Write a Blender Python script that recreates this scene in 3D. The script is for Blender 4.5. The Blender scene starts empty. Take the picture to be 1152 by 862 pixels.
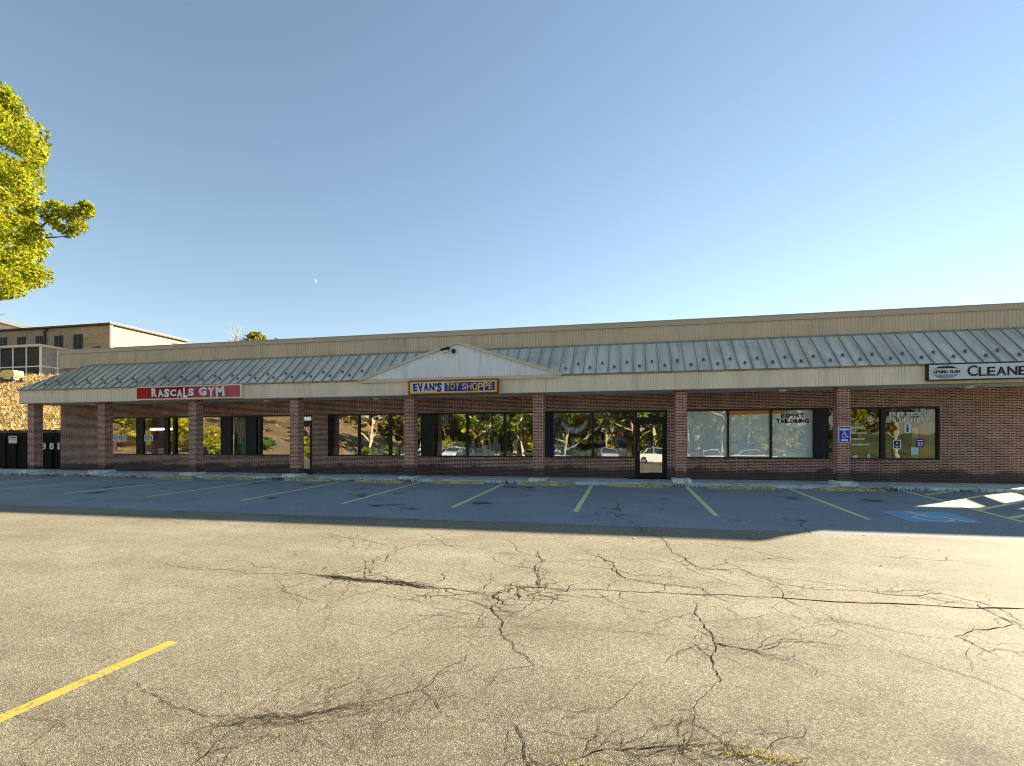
import bpy, math, random
from math import sin, cos, tan, atan, radians, pi, sqrt, exp
from mathutils import Vector, Matrix, noise

random.seed(7)
SC = bpy.context.scene
COL = SC.collection

# ------------------------------------------------------------------ survey
# The photograph was measured with these numbers; they turn a reading on a
# known upright plane (y) into metres along the facade (x) and height (z).
D, H, F, A, HY = 18.84, 1.27, 580.0, radians(12.5), 498.0


def X(p, y=0.0):
    return (D + y) * tan(atan((p - 576) / F) - A)


def Z(p, q, y=0.0):
    c = atan((p - 576) / F)
    return H - (q - HY) * (D + y) * cos(c) / cos(c - A) / F


def swell(x, y):
    return 0.012 * noise.noise(Vector((x * .16, y * .2, 3.1))) * min(1, max(0, (-1.9 - y) / 2.5))


def gz(x, y):
    if y > -1.75:
        z = -.12
    elif y > -8.7:
        z = -.12 + .033 * (y + 1.75)
    else:
        z = -.349 + .02 * (y + 8.7)
    return z + swell(x, y)


def G(p, q):
    c = atan((p - 576) / F)
    z = -.3
    for i in range(25):
        d = F * (H - z) / (q - HY)
        y = d * cos(c - A) / cos(c) - D
        x = (y + D) * tan(c - A)
        z = gz(x, y)
    return (x, y)


# ------------------------------------------------------------------ mesh builder
class MB:
    def __init__(s):
        s.v = []; s.f = []

    def poly(s, pts):
        n = len(s.v); s.v += [tuple(p) for p in pts]; s.f.append(tuple(range(n, n + len(pts)))); return s

    def box(s, x0, x1, y0, y1, z0, z1):
        n = len(s.v)
        s.v += [(x0, y0, z0), (x1, y0, z0), (x1, y1, z0), (x0, y1, z0), (x0, y0, z1), (x1, y0, z1), (x1, y1, z1), (x0, y1, z1)]
        for q in ((0, 3, 2, 1), (4, 5, 6, 7), (0, 1, 5, 4), (1, 2, 6, 5), (2, 3, 7, 6), (3, 0, 4, 7)):
            s.f.append(tuple(n + i for i in q))
        return s

    def obox(s, c, ax, ay, az):
        """box from a centre and three half-axis vectors"""
        c, ax, ay, az = Vector(c), Vector(ax), Vector(ay), Vector(az)
        n = len(s.v)
        for k in (-1, 1):
            for i, j in ((-1, -1), (1, -1), (1, 1), (-1, 1)):
                s.v.append(tuple(c + ax * i + ay * j + az * k))
        for q in ((0, 3, 2, 1), (4, 5, 6, 7), (0, 1, 5, 4), (1, 2, 6, 5), (2, 3, 7, 6), (3, 0, 4, 7)):
            s.f.append(tuple(n + i for i in q))
        return s

    def prism(s, pts, vec):
        """polygon (3-D points) pushed along vec"""
        n = len(s.v); m = len(pts); vec = Vector(vec)
        s.v += [tuple(p) for p in pts] + [tuple(Vector(p) + vec) for p in pts]
        s.f.append(tuple(range(n + m - 1, n - 1, -1))); s.f.append(tuple(range(n + m, n + 2 * m)))
        for i in range(m):
            j = (i + 1) % m
            s.f.append((n + i, n + j, n + m + j, n + m + i))
        return s

    def tube(s, pts, rad, k=8, cap=True):
        pts = [Vector(p) for p in pts]
        if not hasattr(rad, '__len__'):
            rad = [rad] * len(pts)
        n = len(s.v)
        up = Vector((.13, .07, 1)).normalized()
        for i, p in enumerate(pts):
            t = (pts[min(i + 1, len(pts) - 1)] - pts[max(i - 1, 0)]).normalized()
            a = t.cross(up)
            if a.length < .05:
                a = t.cross(Vector((1, 0, 0)))
            a.normalize(); b = t.cross(a)
            for j in range(k):
                w = 2 * pi * j / k
                s.v.append(tuple(p + a * cos(w) * rad[i] + b * sin(w) * rad[i]))
        for i in range(len(pts) - 1):
            for j in range(k):
                q = (j + 1) % k
                s.f.append((n + i * k + j, n + i * k + q, n + (i + 1) * k + q, n + (i + 1) * k + j))
        if cap:
            s.f.append(tuple(n + j for j in range(k - 1, -1, -1)))
            m = n + (len(pts) - 1) * k
            s.f.append(tuple(m + j for j in range(k)))
        return s

    def lathe(s, c, prof, k=12, sx=1, sy=1):
        """profile of (radius, z) round the vertical through c"""
        n = len(s.v); c = Vector(c)
        for r, z in prof:
            for j in range(k):
                w = 2 * pi * j / k
                s.v.append((c.x + r * cos(w) * sx, c.y + r * sin(w) * sy, c.z + z))
        for i in range(len(prof) - 1):
            for j in range(k):
                q = (j + 1) % k
                s.f.append((n + i * k + j, n + i * k + q, n + (i + 1) * k + q, n + (i + 1) * k + j))
        s.f.append(tuple(n + j for j in range(k - 1, -1, -1)))
        m = n + (len(prof) - 1) * k
        s.f.append(tuple(m + j for j in range(k)))
        return s

    def ball(s, c, rx, ry, rz, k=12, r=7):
        prof = [(max(.001, sin(pi * i / r)), -cos(pi * i / r) * rz) for i in range(r + 1)]
        return s.lathe(c, prof, k, rx, ry)

    def build(s, name, mat, parent=None, loc=None, smooth=False):
        """loc: origin of a top-level mesh; parts take their thing's origin"""
        off = Vector((0, 0, 0))
        if parent is not None:
            q = parent
            while q is not None:
                off += q.location; q = q.parent
        elif loc is not None:
            off = Vector(loc)
        me = bpy.data.meshes.new(name)
        me.from_pydata([tuple(Vector(v) - off) for v in s.v], [], s.f)
        if smooth:
            me.polygons.foreach_set('use_smooth', [True] * len(me.polygons))
        me.materials.append(mat)
        me.update()
        o = bpy.data.objects.new(name, me)
        COL.objects.link(o)
        if parent is not None:
            o.parent = parent
        elif loc is not None:
            o.location = loc
        return o


def tag(o, label=None, cat=None, group=None, kind=None):
    if label: o['label'] = label
    if cat: o['category'] = cat
    if group: o['group'] = group
    if kind: o['kind'] = kind
    return o


def thing(name, loc, label, cat, group=None):
    o = bpy.data.objects.new(name, None)
    COL.objects.link(o); o.location = loc; o.empty_display_size = .3
    return tag(o, label, cat, group)


def copy_tree(o, parent=None):
    c = o.copy(); COL.objects.link(c)
    if parent is not None:
        c.parent = parent
    for ch in list(o.children):
        copy_tree(ch, c)
    return c


# ------------------------------------------------------------------ node helpers
def newmat(name):
    m = bpy.data.materials.new(name); m.use_nodes = True
    nt = m.node_tree
    return m, nt, nt.nodes['Principled BSDF'], nt.nodes['Material Output']


def N(nt, kind, **kw):
    n = nt.nodes.new(kind)
    for k, v in kw.items():
        if k in n.inputs.keys():
            n.inputs[k].default_value = v
        else:
            setattr(n, k, v)
    return n


def L(nt, a, b):
    nt.links.new(a, b)


def c4(c):
    return (c[0], c[1], c[2], 1)


def ramp(nt, fac, stops, interp='LINEAR'):
    r = nt.nodes.new('ShaderNodeValToRGB')
    r.color_ramp.interpolation = interp
    while len(r.color_ramp.elements) < len(stops):
        r.color_ramp.elements.new(.5)
    for e, (p, c) in zip(r.color_ramp.elements, stops):
        e.position = p
        e.color = c4(c) if hasattr(c, '__len__') else (c, c, c, 1)
    L(nt, fac, r.inputs[0])
    return r.outputs[0]


def mixc(nt, fac, a, b, mode='MIX'):
    n = nt.nodes.new('ShaderNodeMix'); n.data_type = 'RGBA'; n.blend_type = mode
    for i, v in ((0, fac), (6, a), (7, b)):
        if isinstance(v, bpy.types.NodeSocket):
            L(nt, v, n.inputs[i])
        elif i == 0:
            n.inputs[0].default_value = v
        else:
            n.inputs[i].default_value = c4(v)
    return n.outputs[2]


def mth(nt, op, a, b=0.0):
    n = nt.nodes.new('ShaderNodeMath'); n.operation = op
    for i, v in enumerate((a, b)):
        if isinstance(v, bpy.types.NodeSocket):
            L(nt, v, n.inputs[i])
        else:
            n.inputs[i].default_value = v
    return n.outputs[0]


def nz(nt, vec, scale, detail=4, rough=.6):
    n = N(nt, 'ShaderNodeTexNoise', Scale=scale, Detail=detail, Roughness=rough)
    if vec is not None:
        L(nt, vec, n.inputs['Vector'])
    return n.outputs['Fac']


def geo(nt):
    return nt.nodes.new('ShaderNodeNewGeometry')


def plain(name, col, rough=.6, var=.18, scale=3.0, metal=0.0, bump=0.0, bscale=40, dirt=None, spec=.3, streak=None, sk=.74):
    """plain coating with the uneven tone real paint, metal or cloth has"""
    m, nt, b, o = newmat(name)
    P = geo(nt).outputs['Position']
    f = nz(nt, P, scale, 6)
    lo = tuple(c * (1 - var) for c in col); hi = tuple(min(1, c * (1 + var)) for c in col)
    c = ramp(nt, f, [(.3, lo), (.7, hi)])
    if dirt:
        g = nz(nt, P, scale * .6, 8, .7)
        c = mixc(nt, ramp(nt, g, [(.52, 0), (.68, 1)]), c, dirt)
    if streak:
        mp = nt.nodes.new('ShaderNodeMapping'); mp.inputs['Scale'].default_value = streak; L(nt, P, mp.inputs['Vector'])
        c = mixc(nt, .75, c, ramp(nt, nz(nt, mp.outputs[0], 1.0, 6, .65), [(.30, sk), (.47, .5 + sk * .6 if sk < .7 else .97), (.66, 1.05)]), 'MULTIPLY')
    L(nt, c, b.inputs['Base Color'])
    b.inputs['Roughness'].default_value = rough
    b.inputs['Metallic'].default_value = metal
    b.inputs['Specular IOR Level'].default_value = spec
    if bump:
        bn = N(nt, 'ShaderNodeBump', Strength=bump, Distance=.01)
        L(nt, nz(nt, P, bscale, 4), bn.inputs['Height']); L(nt, bn.outputs[0], b.inputs['Normal'])
    return m


def brick_material(name, reds, mortar, stain=True, wash=0.0):
    m, nt, b, o = newmat(name)
    g = geo(nt)
    sp = nt.nodes.new('ShaderNodeSeparateXYZ'); L(nt, g.outputs['Position'], sp.inputs[0])
    sn = nt.nodes.new('ShaderNodeSeparateXYZ'); L(nt, g.outputs['True Normal'], sn.inputs[0])
    side = mth(nt, 'GREATER_THAN', mth(nt, 'ABSOLUTE', sn.outputs[0]), .6)
    u = mth(nt, 'ADD', mth(nt, 'MULTIPLY', sp.outputs[0], mth(nt, 'SUBTRACT', 1.0, side)),
            mth(nt, 'MULTIPLY', mth(nt, 'ADD', sp.outputs[1], .37), side))
    cv = nt.nodes.new('ShaderNodeCombineXYZ'); L(nt, u, cv.inputs[0]); L(nt, sp.outputs[2], cv.inputs[1])
    br = N(nt, 'ShaderNodeTexBrick', Scale=1.0)
    br.offset = .5
    br.inputs['Brick Width'].default_value = .216
    br.inputs['Row Height'].default_value = .0508
    br.inputs['Mortar Size'].default_value = .0080
    br.inputs['Mortar Smooth'].default_value = .15
    br.inputs['Color1'].default_value = (0, 0, 0, 1); br.inputs['Color2'].default_value = (1, 1, 1, 1)
    br.inputs['Mortar'].default_value = (.5, .5, .5, 1)
    L(nt, cv.outputs[0], br.inputs['Vector'])
    bc = ramp(nt, br.outputs['Color'], [(0, reds[0]), (.35, reds[1]), (.7, reds[2]), (1, reds[3])])
    f = nz(nt, g.outputs['Position'], 30, 5)
    bc = mixc(nt, .45, bc, ramp(nt, f, [(.3, .35), (.7, 1)]), 'MULTIPLY')
    mo = ramp(nt, nz(nt, g.outputs['Position'], 2.2, 6), [(.3, tuple(c * .7 for c in mortar)), (.65, mortar)])
    col = mixc(nt, br.outputs['Fac'], bc, mo)
    big = nz(nt, g.outputs['Position'], .55, 6)
    col = mixc(nt, .55, col, ramp(nt, big, [(.32, .55), (.62, 1.0)]), 'MULTIPLY')
    if stain:   # splash-back grime along the foot of the wall
        zz = mth(nt, 'ADD', sp.outputs[2], mth(nt, 'MULTIPLY', nz(nt, g.outputs['Position'], 1.3, 5), -.55))
        col = mixc(nt, ramp(nt, zz, [(.02, .8), (.14, 0)]), col, (.035, .025, .024))
    if wash:
        col = mixc(nt, ramp(nt, nz(nt, g.outputs['Position'], 1.6, 6), [(.55, 0), (.75, wash)]), col, (.55, .5, .45))
    L(nt, col, b.inputs['Base Color'])
    b.inputs['Roughness'].default_value = .85
    bn = N(nt, 'ShaderNodeBump', Strength=.5, Distance=.008, invert=True)
    L(nt, br.outputs['Fac'], bn.inputs['Height']); L(nt, bn.outputs[0], b.inputs['Normal'])
    return m


def asphalt_material():
    m, nt, b, o = newmat('asphalt')
    g = geo(nt); P = g.outputs['Position']
    sp = nt.nodes.new('ShaderNodeSeparateXYZ'); L(nt, P, sp.inputs[0])
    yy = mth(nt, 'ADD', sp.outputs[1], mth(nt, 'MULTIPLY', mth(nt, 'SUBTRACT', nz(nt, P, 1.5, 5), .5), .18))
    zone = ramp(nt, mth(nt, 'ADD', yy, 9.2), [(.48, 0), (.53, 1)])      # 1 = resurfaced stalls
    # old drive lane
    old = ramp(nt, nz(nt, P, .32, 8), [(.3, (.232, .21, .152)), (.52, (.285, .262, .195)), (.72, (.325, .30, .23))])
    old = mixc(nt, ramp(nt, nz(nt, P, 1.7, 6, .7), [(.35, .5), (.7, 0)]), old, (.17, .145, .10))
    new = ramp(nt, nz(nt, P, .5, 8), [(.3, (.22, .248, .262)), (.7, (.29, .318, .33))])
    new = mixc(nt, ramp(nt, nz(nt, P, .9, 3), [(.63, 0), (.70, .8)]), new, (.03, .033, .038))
    mpx = nt.nodes.new('ShaderNodeMapping'); mpx.inputs['Scale'].default_value = (.09, .8, 1); L(nt, P, mpx.inputs['Vector'])
    old = mixc(nt, .55, old, ramp(nt, nz(nt, mpx.outputs[0], 1.3, 5), [(.32, .72), (.5, 1.0), (.7, 1.12)]), 'MULTIPLY')
    old = mixc(nt, ramp(nt, nz(nt, P, .75, 3, .5), [(.69, 0), (.76, .5)]), old, (.10, .088, .066))
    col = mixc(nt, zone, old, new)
    # loose stone in the binder
    v = N(nt, 'ShaderNodeTexVoronoi', Scale=105.0); L(nt, P, v.inputs['Vector'])
    vs = nt.nodes.new('ShaderNodeSeparateColor'); L(nt, v.outputs['Color'], vs.inputs[0])
    chip = ramp(nt, vs.outputs[0], [(0, .28), (.3, .62), (.62, 1.0), (.86, 1.35), (1, 1.9)])
    chip2 = ramp(nt, vs.outputs[0], [(0, .6), (.6, 1.0), (.9, 1.15), (1, 1.9)])
    v2 = N(nt, 'ShaderNodeTexVoronoi', Scale=34.0); L(nt, P, v2.inputs['Vector'])
    v2s = nt.nodes.new('ShaderNodeSeparateColor'); L(nt, v2.outputs['Color'], v2s.inputs[0])
    clump = ramp(nt, v2s.outputs[1], [(0, .72), (.5, 1.0), (1, 1.22)])
    col = mixc(nt, .66, col, mixc(nt, zone, chip, chip2), 'MULTIPLY')
    col = mixc(nt, .35, col, clump, 'MULTIPLY')
    # ravelled areas where the binder has gone
    rav = ramp(nt, nz(nt, P, .42, 7, .65), [(.50, 0), (.66, 1)])
    near = ramp(nt, mth(nt, 'MULTIPLY', mth(nt, 'ADD', sp.outputs[1], 13.4), -.3), [(0, 0), (.9, 1)])
    rav = mth(nt, 'MULTIPLY', mth(nt, 'ADD', mth(nt, 'MULTIPLY', rav, .6), .4), near)
    v3 = N(nt, 'ShaderNodeTexVoronoi', Scale=72.0); v3.feature = 'DISTANCE_TO_EDGE'; L(nt, P, v3.inputs['Vector'])
    gap = ramp(nt, v3.outputs['Distance'], [(.04, 1), (.22, 0)])
    col = mixc(nt, mth(nt, 'MULTIPLY', mth(nt, 'MULTIPLY', gap, rav), .95), col, (.045, .036, .025))
    L(nt, col, b.inputs['Base Color'])
    b.inputs['Roughness'].default_value = .8
    b.inputs['Specular IOR Level'].default_value = .12
    h = mth(nt, 'ADD', mth(nt, 'MULTIPLY', vs.outputs[1], .5), mth(nt, 'MULTIPLY', ramp(nt, v3.outputs['Distance'], [(0, 0), (.3, 1)]), mth(nt, 'ADD', mth(nt, 'MULTIPLY', rav, 1.5), .35)))
    bn = N(nt, 'ShaderNodeBump', Strength=.27, Distance=.0045)
    L(nt, h, bn.inputs['Height']); L(nt, bn.outputs[0], b.inputs['Normal'])
    return m


def worn_paint(name, col, under, amount):
    m, nt, b, o = newmat(name)
    P = geo(nt).outputs['Position']
    v = N(nt, 'ShaderNodeTexVoronoi', Scale=62.0); L(nt, P, v.inputs['Vector'])
    vs = nt.nodes.new('ShaderNodeSeparateColor'); L(nt, v.outputs['Color'], vs.inputs[0])
    k = mth(nt, 'ADD', mth(nt, 'MULTIPLY', vs.outputs[0], .35), mth(nt, 'MULTIPLY', nz(nt, P, 2.5, 8, .7), .9))
    w = ramp(nt, k, [(amount, 1), (amount + .12, 0)])
    c = ramp(nt, nz(nt, P, 12, 4), [(.3, tuple(x * .8 for x in col)), (.7, col)])
    L(nt, mixc(nt, w, c, under), b.inputs['Base Color'])
    b.inputs['Roughness'].default_value = .7
    bn = N(nt, 'ShaderNodeBump', Strength=.35, Distance=.005)
    L(nt, vs.outputs[1], bn.inputs['Height']); L(nt, bn.outputs[0], b.inputs['Normal'])
    return m


def glass_material(name, refl=.42, tint=(.75, .8, .78), film=None):
    """shop glazing: a mirror-like coat over clear (or filmed) glass"""
    m, nt, b, o = newmat(name)
    P = geo(nt).outputs['Position']
    gl = N(nt, 'ShaderNodeBsdfGlossy', Roughness=0.0); gl.inputs['Color'].default_value = (.93, .96, .95, 1)
    bn = N(nt, 'ShaderNodeBump', Strength=.10, Distance=.02)
    L(nt, nz(nt, P, 1.1, 2), bn.inputs['Height']); L(nt, bn.outputs[0], gl.inputs['Normal'])
    if film:
        d = nt.nodes.new('ShaderNodeBsdfDiffuse')
        L(nt, ramp(nt, nz(nt, P, 1.3, 4), [(.3, tuple(c * .85 for c in film)), (.7, film)]), d.inputs['Color'])
        t = nt.nodes.new('ShaderNodeBsdfTranslucent'); t.inputs['Color'].default_value = c4(film)
        mx = N(nt, 'ShaderNodeMixShader', Fac=.15)
        L(nt, d.outputs[0], mx.inputs[1]); L(nt, t.outputs[0], mx.inputs[2])
        base = mx.outputs[0]
    else:
        t = nt.nodes.new('ShaderNodeBsdfTransparent'); t.inputs['Color'].default_value = c4(tint)
        base = t.outputs[0]
    lw = N(nt, 'ShaderNodeFresnel', IOR=1.5)
    fac = mth(nt, 'MINIMUM', mth(nt, 'ADD', lw.outputs[0], refl - .04), 1.0)
    mx2 = nt.nodes.new('ShaderNodeMixShader')
    L(nt, fac, mx2.inputs[0]); L(nt, base, mx2.inputs[1]); L(nt, gl.outputs[0], mx2.inputs[2])
    L(nt, mx2.outputs[0], o.inputs['Surface'])
    return m


def leaf_material(name, stops, trans=.35):
    m, nt, b, o = newmat(name)
    r = geo(nt).outputs['Random Per Island']
    c = ramp(nt, r, stops)
    d = nt.nodes.new('ShaderNodeBsdfDiffuse'); L(nt, c, d.inputs['Color'])
    t = nt.nodes.new('ShaderNodeBsdfTranslucent'); L(nt, mixc(nt, 1.0, c, (1.25, 1.2, .7), 'MULTIPLY'), t.inputs['Color'])
    mx = N(nt, 'ShaderNodeMixShader', Fac=trans)
    L(nt, d.outputs[0], mx.inputs[1]); L(nt, t.outputs[0], mx.inputs[2])
    L(nt, mx.outputs[0], o.inputs['Surface'])
    return m


def emit(name, col, s):
    m, nt, b, o = newmat(name)
    b.inputs['Base Color'].default_value = c4(col)
    b.inputs['Emission Color'].default_value = c4(col); b.inputs['Emission Strength'].default_value = s
    return m


M = {}
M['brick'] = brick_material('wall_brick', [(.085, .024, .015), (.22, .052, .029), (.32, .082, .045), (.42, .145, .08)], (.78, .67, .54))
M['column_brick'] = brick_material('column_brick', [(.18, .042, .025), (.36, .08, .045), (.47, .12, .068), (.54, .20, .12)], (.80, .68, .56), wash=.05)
M['asphalt'] = asphalt_material()
M['yellow_line'] = worn_paint('yellow_road_paint', (.52, .375, .05), (.17, .15, .10), .44)
M['stall_line'] = worn_paint('faded_yellow_road_paint', (.84, .77, .33), (.17, .18, .16), .33)
M['blue_line'] = worn_paint('blue_road_paint', (.22, .46, .66), (.19, .25, .30), .40)
M['white_line'] = worn_paint('white_road_paint', (.78, .72, .60), (.16, .32, .5), .33)
M['crack'] = plain('crack_dirt', (.03, .025, .017), 1, .4, 20, spec=0)
M['crack_fill'] = plain('tar_in_cracks', (.035, .028, .018), 1, .4, 20, spec=0)
M['concrete'] = plain('concrete', (.56, .61, .60), .85, .25, 2.5, bump=.3, bscale=60, dirt=(.17, .18, .15))
M['concrete_pier'] = plain('pier_concrete', (.72, .77, .74), .85, .22, 5, bump=.4, bscale=40, dirt=(.2, .25, .19))
M['stop'] = worn_paint('wheel_stop_paint', (.74, .62, .12), (.17, .18, .14), .57)
M['fascia'] = plain('fascia_metal', (.84, .725, .55), .5, .05, .6, streak=(3.5, 1, .5))
M['parapet'] = plain('parapet_metal', (.60, .475, .325), .5, .07, .5, streak=(3, 1, .5))
M['cap'] = plain('parapet_cap_metal', (.47, .395, .30), .45, .07, .7)
M['roof'] = plain('standing_seam_metal', (.70, .67, .56), .5, .10, .5, dirt=(.46, .45, .38), streak=(4.5, .45, .45), sk=.48)
M['seam'] = plain('roof_seam_metal', (.23, .24, .21), .55)
M['roof_dark'] = plain('snow_guard_metal', (.15, .14, .12), .6)
M['gutter'] = plain('drip_edge_metal', (.24, .21, .165), .5)
M['soffit'] = plain('soffit_metal', (.74, .78, .70), .55, .1, .8)
M['siding'] = plain('gable_siding', (.80, .83, .84), .55, .05, .8, streak=(4, 1, .6))
M['rake'] = plain('rake_trim', (.66, .58, .45), .5, .06, 1)
M['bronze'] = plain('dark_bronze_frame', (.013, .013, .014), .4, .2, 3)
M['panel'] = plain('dark_infill_panel', (.018, .021, .022), .55, .25, 1.5)
M['glass'] = glass_material('shop_glass', .33, (.97, .98, .98))
M['doll_glass'] = glass_material('doll_window_glass', .20, (.98, .99, .99))
M['gym_glass'] = glass_material('gym_glass', .24, (.97, .98, .98))
M['film'] = glass_material('filmed_glass', .16, film=(.86, .95, .93))
M['cleaner_glass'] = glass_material('cleaner_glass', .11, (.95, .97, .96))
M['tar'] = plain('flat_roofing', (.09, .09, .09), .9)
M['room'] = plain('room_paint', (.72, .70, .64), .8, .05)
M['room_floor'] = plain('room_floor', (.28, .25, .2), .6)
M['white'] = plain('white_paint', (.78, .77, .74), .5, .05)
M['paper'] = plain('white_paper', (.80, .80, .77), .7, .03)
M['black'] = plain('black_paint', (.012, .012, .013), .5)
M['ink'] = plain('black_lettering', (.012, .013, .014), .5)
M['lamp'] = plain('opal_light_cover', (.8, .8, .76), .3, .03)
M['dumpster'] = plain('black_steel', (.010, .011, .010), .7, .4, 2.5, dirt=(.022, .019, .014), spec=.1)
M['lid'] = plain('dark_plastic_lid', (.03, .028, .025), .6, .3, 3)
M['leaf_litter'] = plain('dry_leaves', (.30, .20, .09), .95, .35, 6, bump=.8, bscale=12)
M['sign_red'] = None
M['sign_blue'] = plain('sign_blue', (.012, .045, .52), .4, .05)
M['toy_blue'] = plain('sign_deep_blue', (.02, .02, .36), .4, .05)
M['toy_yellow'] = plain('sign_yellow', (.82, .58, .06), .45, .06, 6)
M['toy_cream'] = plain('sign_cream', (.80, .76, .50), .45, .04)
M['toy_red'] = plain('sign_frame_red', (.28, .05, .02), .45, .1)
M['clean_face'] = plain('sign_pale_face', (.62, .68, .70), .4, .04, 1.5)
M['pink'] = plain('pink_line', (.62, .30, .34), .5)
M['logo_blue'] = plain('logo_blue', (.18, .30, .62), .5)
M['orange'] = plain('orange_banner', (.85, .22, .03), .5, .05)
M['green_vinyl'] = plain('green_vinyl', (.05, .46, .12), .4, .08)
M['beige_vinyl'] = plain('cream_vinyl', (.74, .68, .55), .5, .05)
M['grey_blue'] = plain('grey_blue_vinyl', (.42, .50, .56), .5, .05)
M['lilac'] = plain('lilac_card', (.62, .60, .80), .6, .1)
M['sky_card'] = plain('pale_blue_card', (.45, .68, .76), .6, .1)
M['red'] = plain('red_plastic', (.60, .04, .02), .35, .05)
M['blue'] = plain('blue_plastic', (.02, .06, .55), .35, .05)
M['teal'] = plain('teal_cloth', (.18, .45, .52), .6, .05)
M['skin'] = plain('doll_skin', (.72, .42, .30), .5, .05)
M['pink_toy'] = plain('pink_toy', (.75, .40, .42), .5, .05)
M['purple'] = plain('purple_cloth', (.20, .07, .40), .6, .05)
M['hair_yellow'] = plain('yellow_wool', (.75, .55, .06), .7, .1)
M['dark_hair'] = plain('dark_wool', (.05, .025, .012), .8)
M['yellow'] = plain('yellow_plastic', (.80, .55, .03), .35, .06)
M['wood'] = plain('varnished_post', (.60, .42, .17), .5, .12)
M['cloth_orange'] = plain('orange_cloth', (.50, .16, .035), .7, .15)
M['house_brick'] = brick_material('house_brick', [(.24, .175, .08), (.36, .26, .13), (.44, .34, .18), (.5, .41, .24)], (.55, .48, .36), stain=False)
M['house_cream'] = plain('cream_render', (.31, .26, .18), .7, .06, .6)
M['house_pale'] = plain('pale_render', (.60, .56, .47), .7, .06, .6)
M['house_roof'] = plain('dark_roof_edge', (.06, .055, .05), .6)
M['screen'] = plain('porch_screen', (.045, .05, .045), .7, .3, 2, spec=.1)
M['house_glass'] = plain('dark_window_glass', (.02, .022, .025), .5, .2, spec=.1)
M['bark'] = plain('brown_bark', (.10, .075, .05), .9, .35, 8, bump=.8, bscale=18)
M['pale_bark'] = plain('pale_bark', (.58, .49, .34), .9, .35, 5, bump=.6, bscale=12)
M['car_white'] = plain('white_car_paint', (.75, .76, .77), .25, .02)
M['car_silver'] = plain('silver_car_paint', (.55, .58, .62), .25, .02)
M['car_dark'] = plain('dark_car_paint', (.05, .07, .09), .25, .02)
M['car_glass'] = plain('car_glass', (.02, .025, .03), .08, .1)
M['rubber'] = plain('tyre_rubber', (.02, .02, .02), .8)
M['rim'] = plain('alloy_rim', (.5, .5, .5), .3, .05, metal=.8)
M['leaf_maple'] = leaf_material('maple_leaves', [(0, (.08, .12, .012)), (.22, (.19, .25, .02)), (.55, (.32, .36, .028)), (.85, (.44, .43, .045)), (.95, (.44, .33, .045)), (1, (.32, .18, .03))], .5)
M['leaf_green'] = leaf_material('green_leaves', [(0, (.03, .055, .012)), (.4, (.075, .125, .02)), (.75, (.17, .23, .03)), (1, (.34, .36, .05))], .3)
M['leaf_yellow'] = leaf_material('yellow_leaves', [(0, (.18, .20, .02)), (.5, (.45, .42, .03)), (1, (.62, .54, .05))], .35)
M['leaf_brown'] = leaf_material('autumn_leaves', [(0, (.06, .06, .012)), (.4, (.16, .12, .025)), (.75, (.26, .16, .03)), (1, (.34, .25, .06))], .3)
M['needle'] = leaf_material('pine_needles', [(0, (.08, .11, .03)), (.6, (.22, .25, .06)), (1, (.42, .38, .10))], .5)
M['dry_grass'] = leaf_material('dry_grass', [(0, (.30, .22, .05)), (.6, (.48, .36, .08)), (1, (.55, .46, .16))], .3)
M['weed'] = leaf_material('weeds', [(0, (.02, .035, .012)), (.6, (.06, .09, .025)), (1, (.13, .14, .04))], .3)

m, nt, b, o = newmat('faded_red_sign')       # sun-faded: red at one end, pink at the other
sp = nt.nodes.new('ShaderNodeSeparateXYZ'); L(nt, geo(nt).outputs['Position'], sp.inputs[0])
t = mth(nt, 'MULTIPLY', mth(nt, 'ADD', sp.outputs[0], -X(154, -1.6)), 1 / (X(272, -1.6) - X(154, -1.6)))
L(nt, ramp(nt, t, [(0, (.44, .015, .010)), (.1, (.42, .018, .012)), (.16, (.28, .006, .010)), (.45, (.30, .010, .02)), (.6, (.40, .055, .085)), (1, (.52, .11, .15))]), b.inputs['Base Color'])
b.inputs['Roughness'].default_value = .6; b.inputs['Specular IOR Level'].default_value = .15
M['sign_red'] = m

m, nt, b, o = newmat('autumn_ground')
P = geo(nt).outputs['Position']
gc = ramp(nt, nz(nt, P, .22, 9, .65), [(.28, (.13, .10, .03)), (.42, (.40, .25, .085)), (.55, (.54, .36, .15)), (.7, (.36, .27, .075))])
gc = mixc(nt, ramp(nt, nz(nt, P, 2.2, 9, .75), [(.42, .85), (.56, 0)]), gc, (.13, .075, .025))
gc = mixc(nt, .8, gc, ramp(nt, nz(nt, P, 9, 6, .7), [(.38, .25), (.6, 1.35)]), 'MULTIPLY')
spg = nt.nodes.new('ShaderNodeSeparateXYZ'); L(nt, P, spg.inputs[0])
wood = mth(nt, 'MULTIPLY', ramp(nt, mth(nt, 'MULTIPLY', mth(nt, 'ADD', spg.outputs[1], 43.0), -.2), [(0, 0), (1, 1)]), ramp(nt, mth(nt, 'MULTIPLY', mth(nt, 'ADD', spg.outputs[0], 34.0), .12), [(0, 0), (1, 1)]))
gc = mixc(nt, wood, gc, ramp(nt, nz(nt, P, .5, 8, .7), [(.35, (.07, .10, .025)), (.6, (.20, .24, .06)), (.75, (.36, .32, .12))]))
L(nt, gc, b.inputs['Base Color']); b.inputs['Roughness'].default_value = .95
bn = N(nt, 'ShaderNodeBump', Strength=.8, Distance=.15); L(nt, nz(nt, P, 3, 8, .7), bn.inputs['Height']); L(nt, bn.outputs[0], b.inputs['Normal'])
M['ground'] = m

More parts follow.
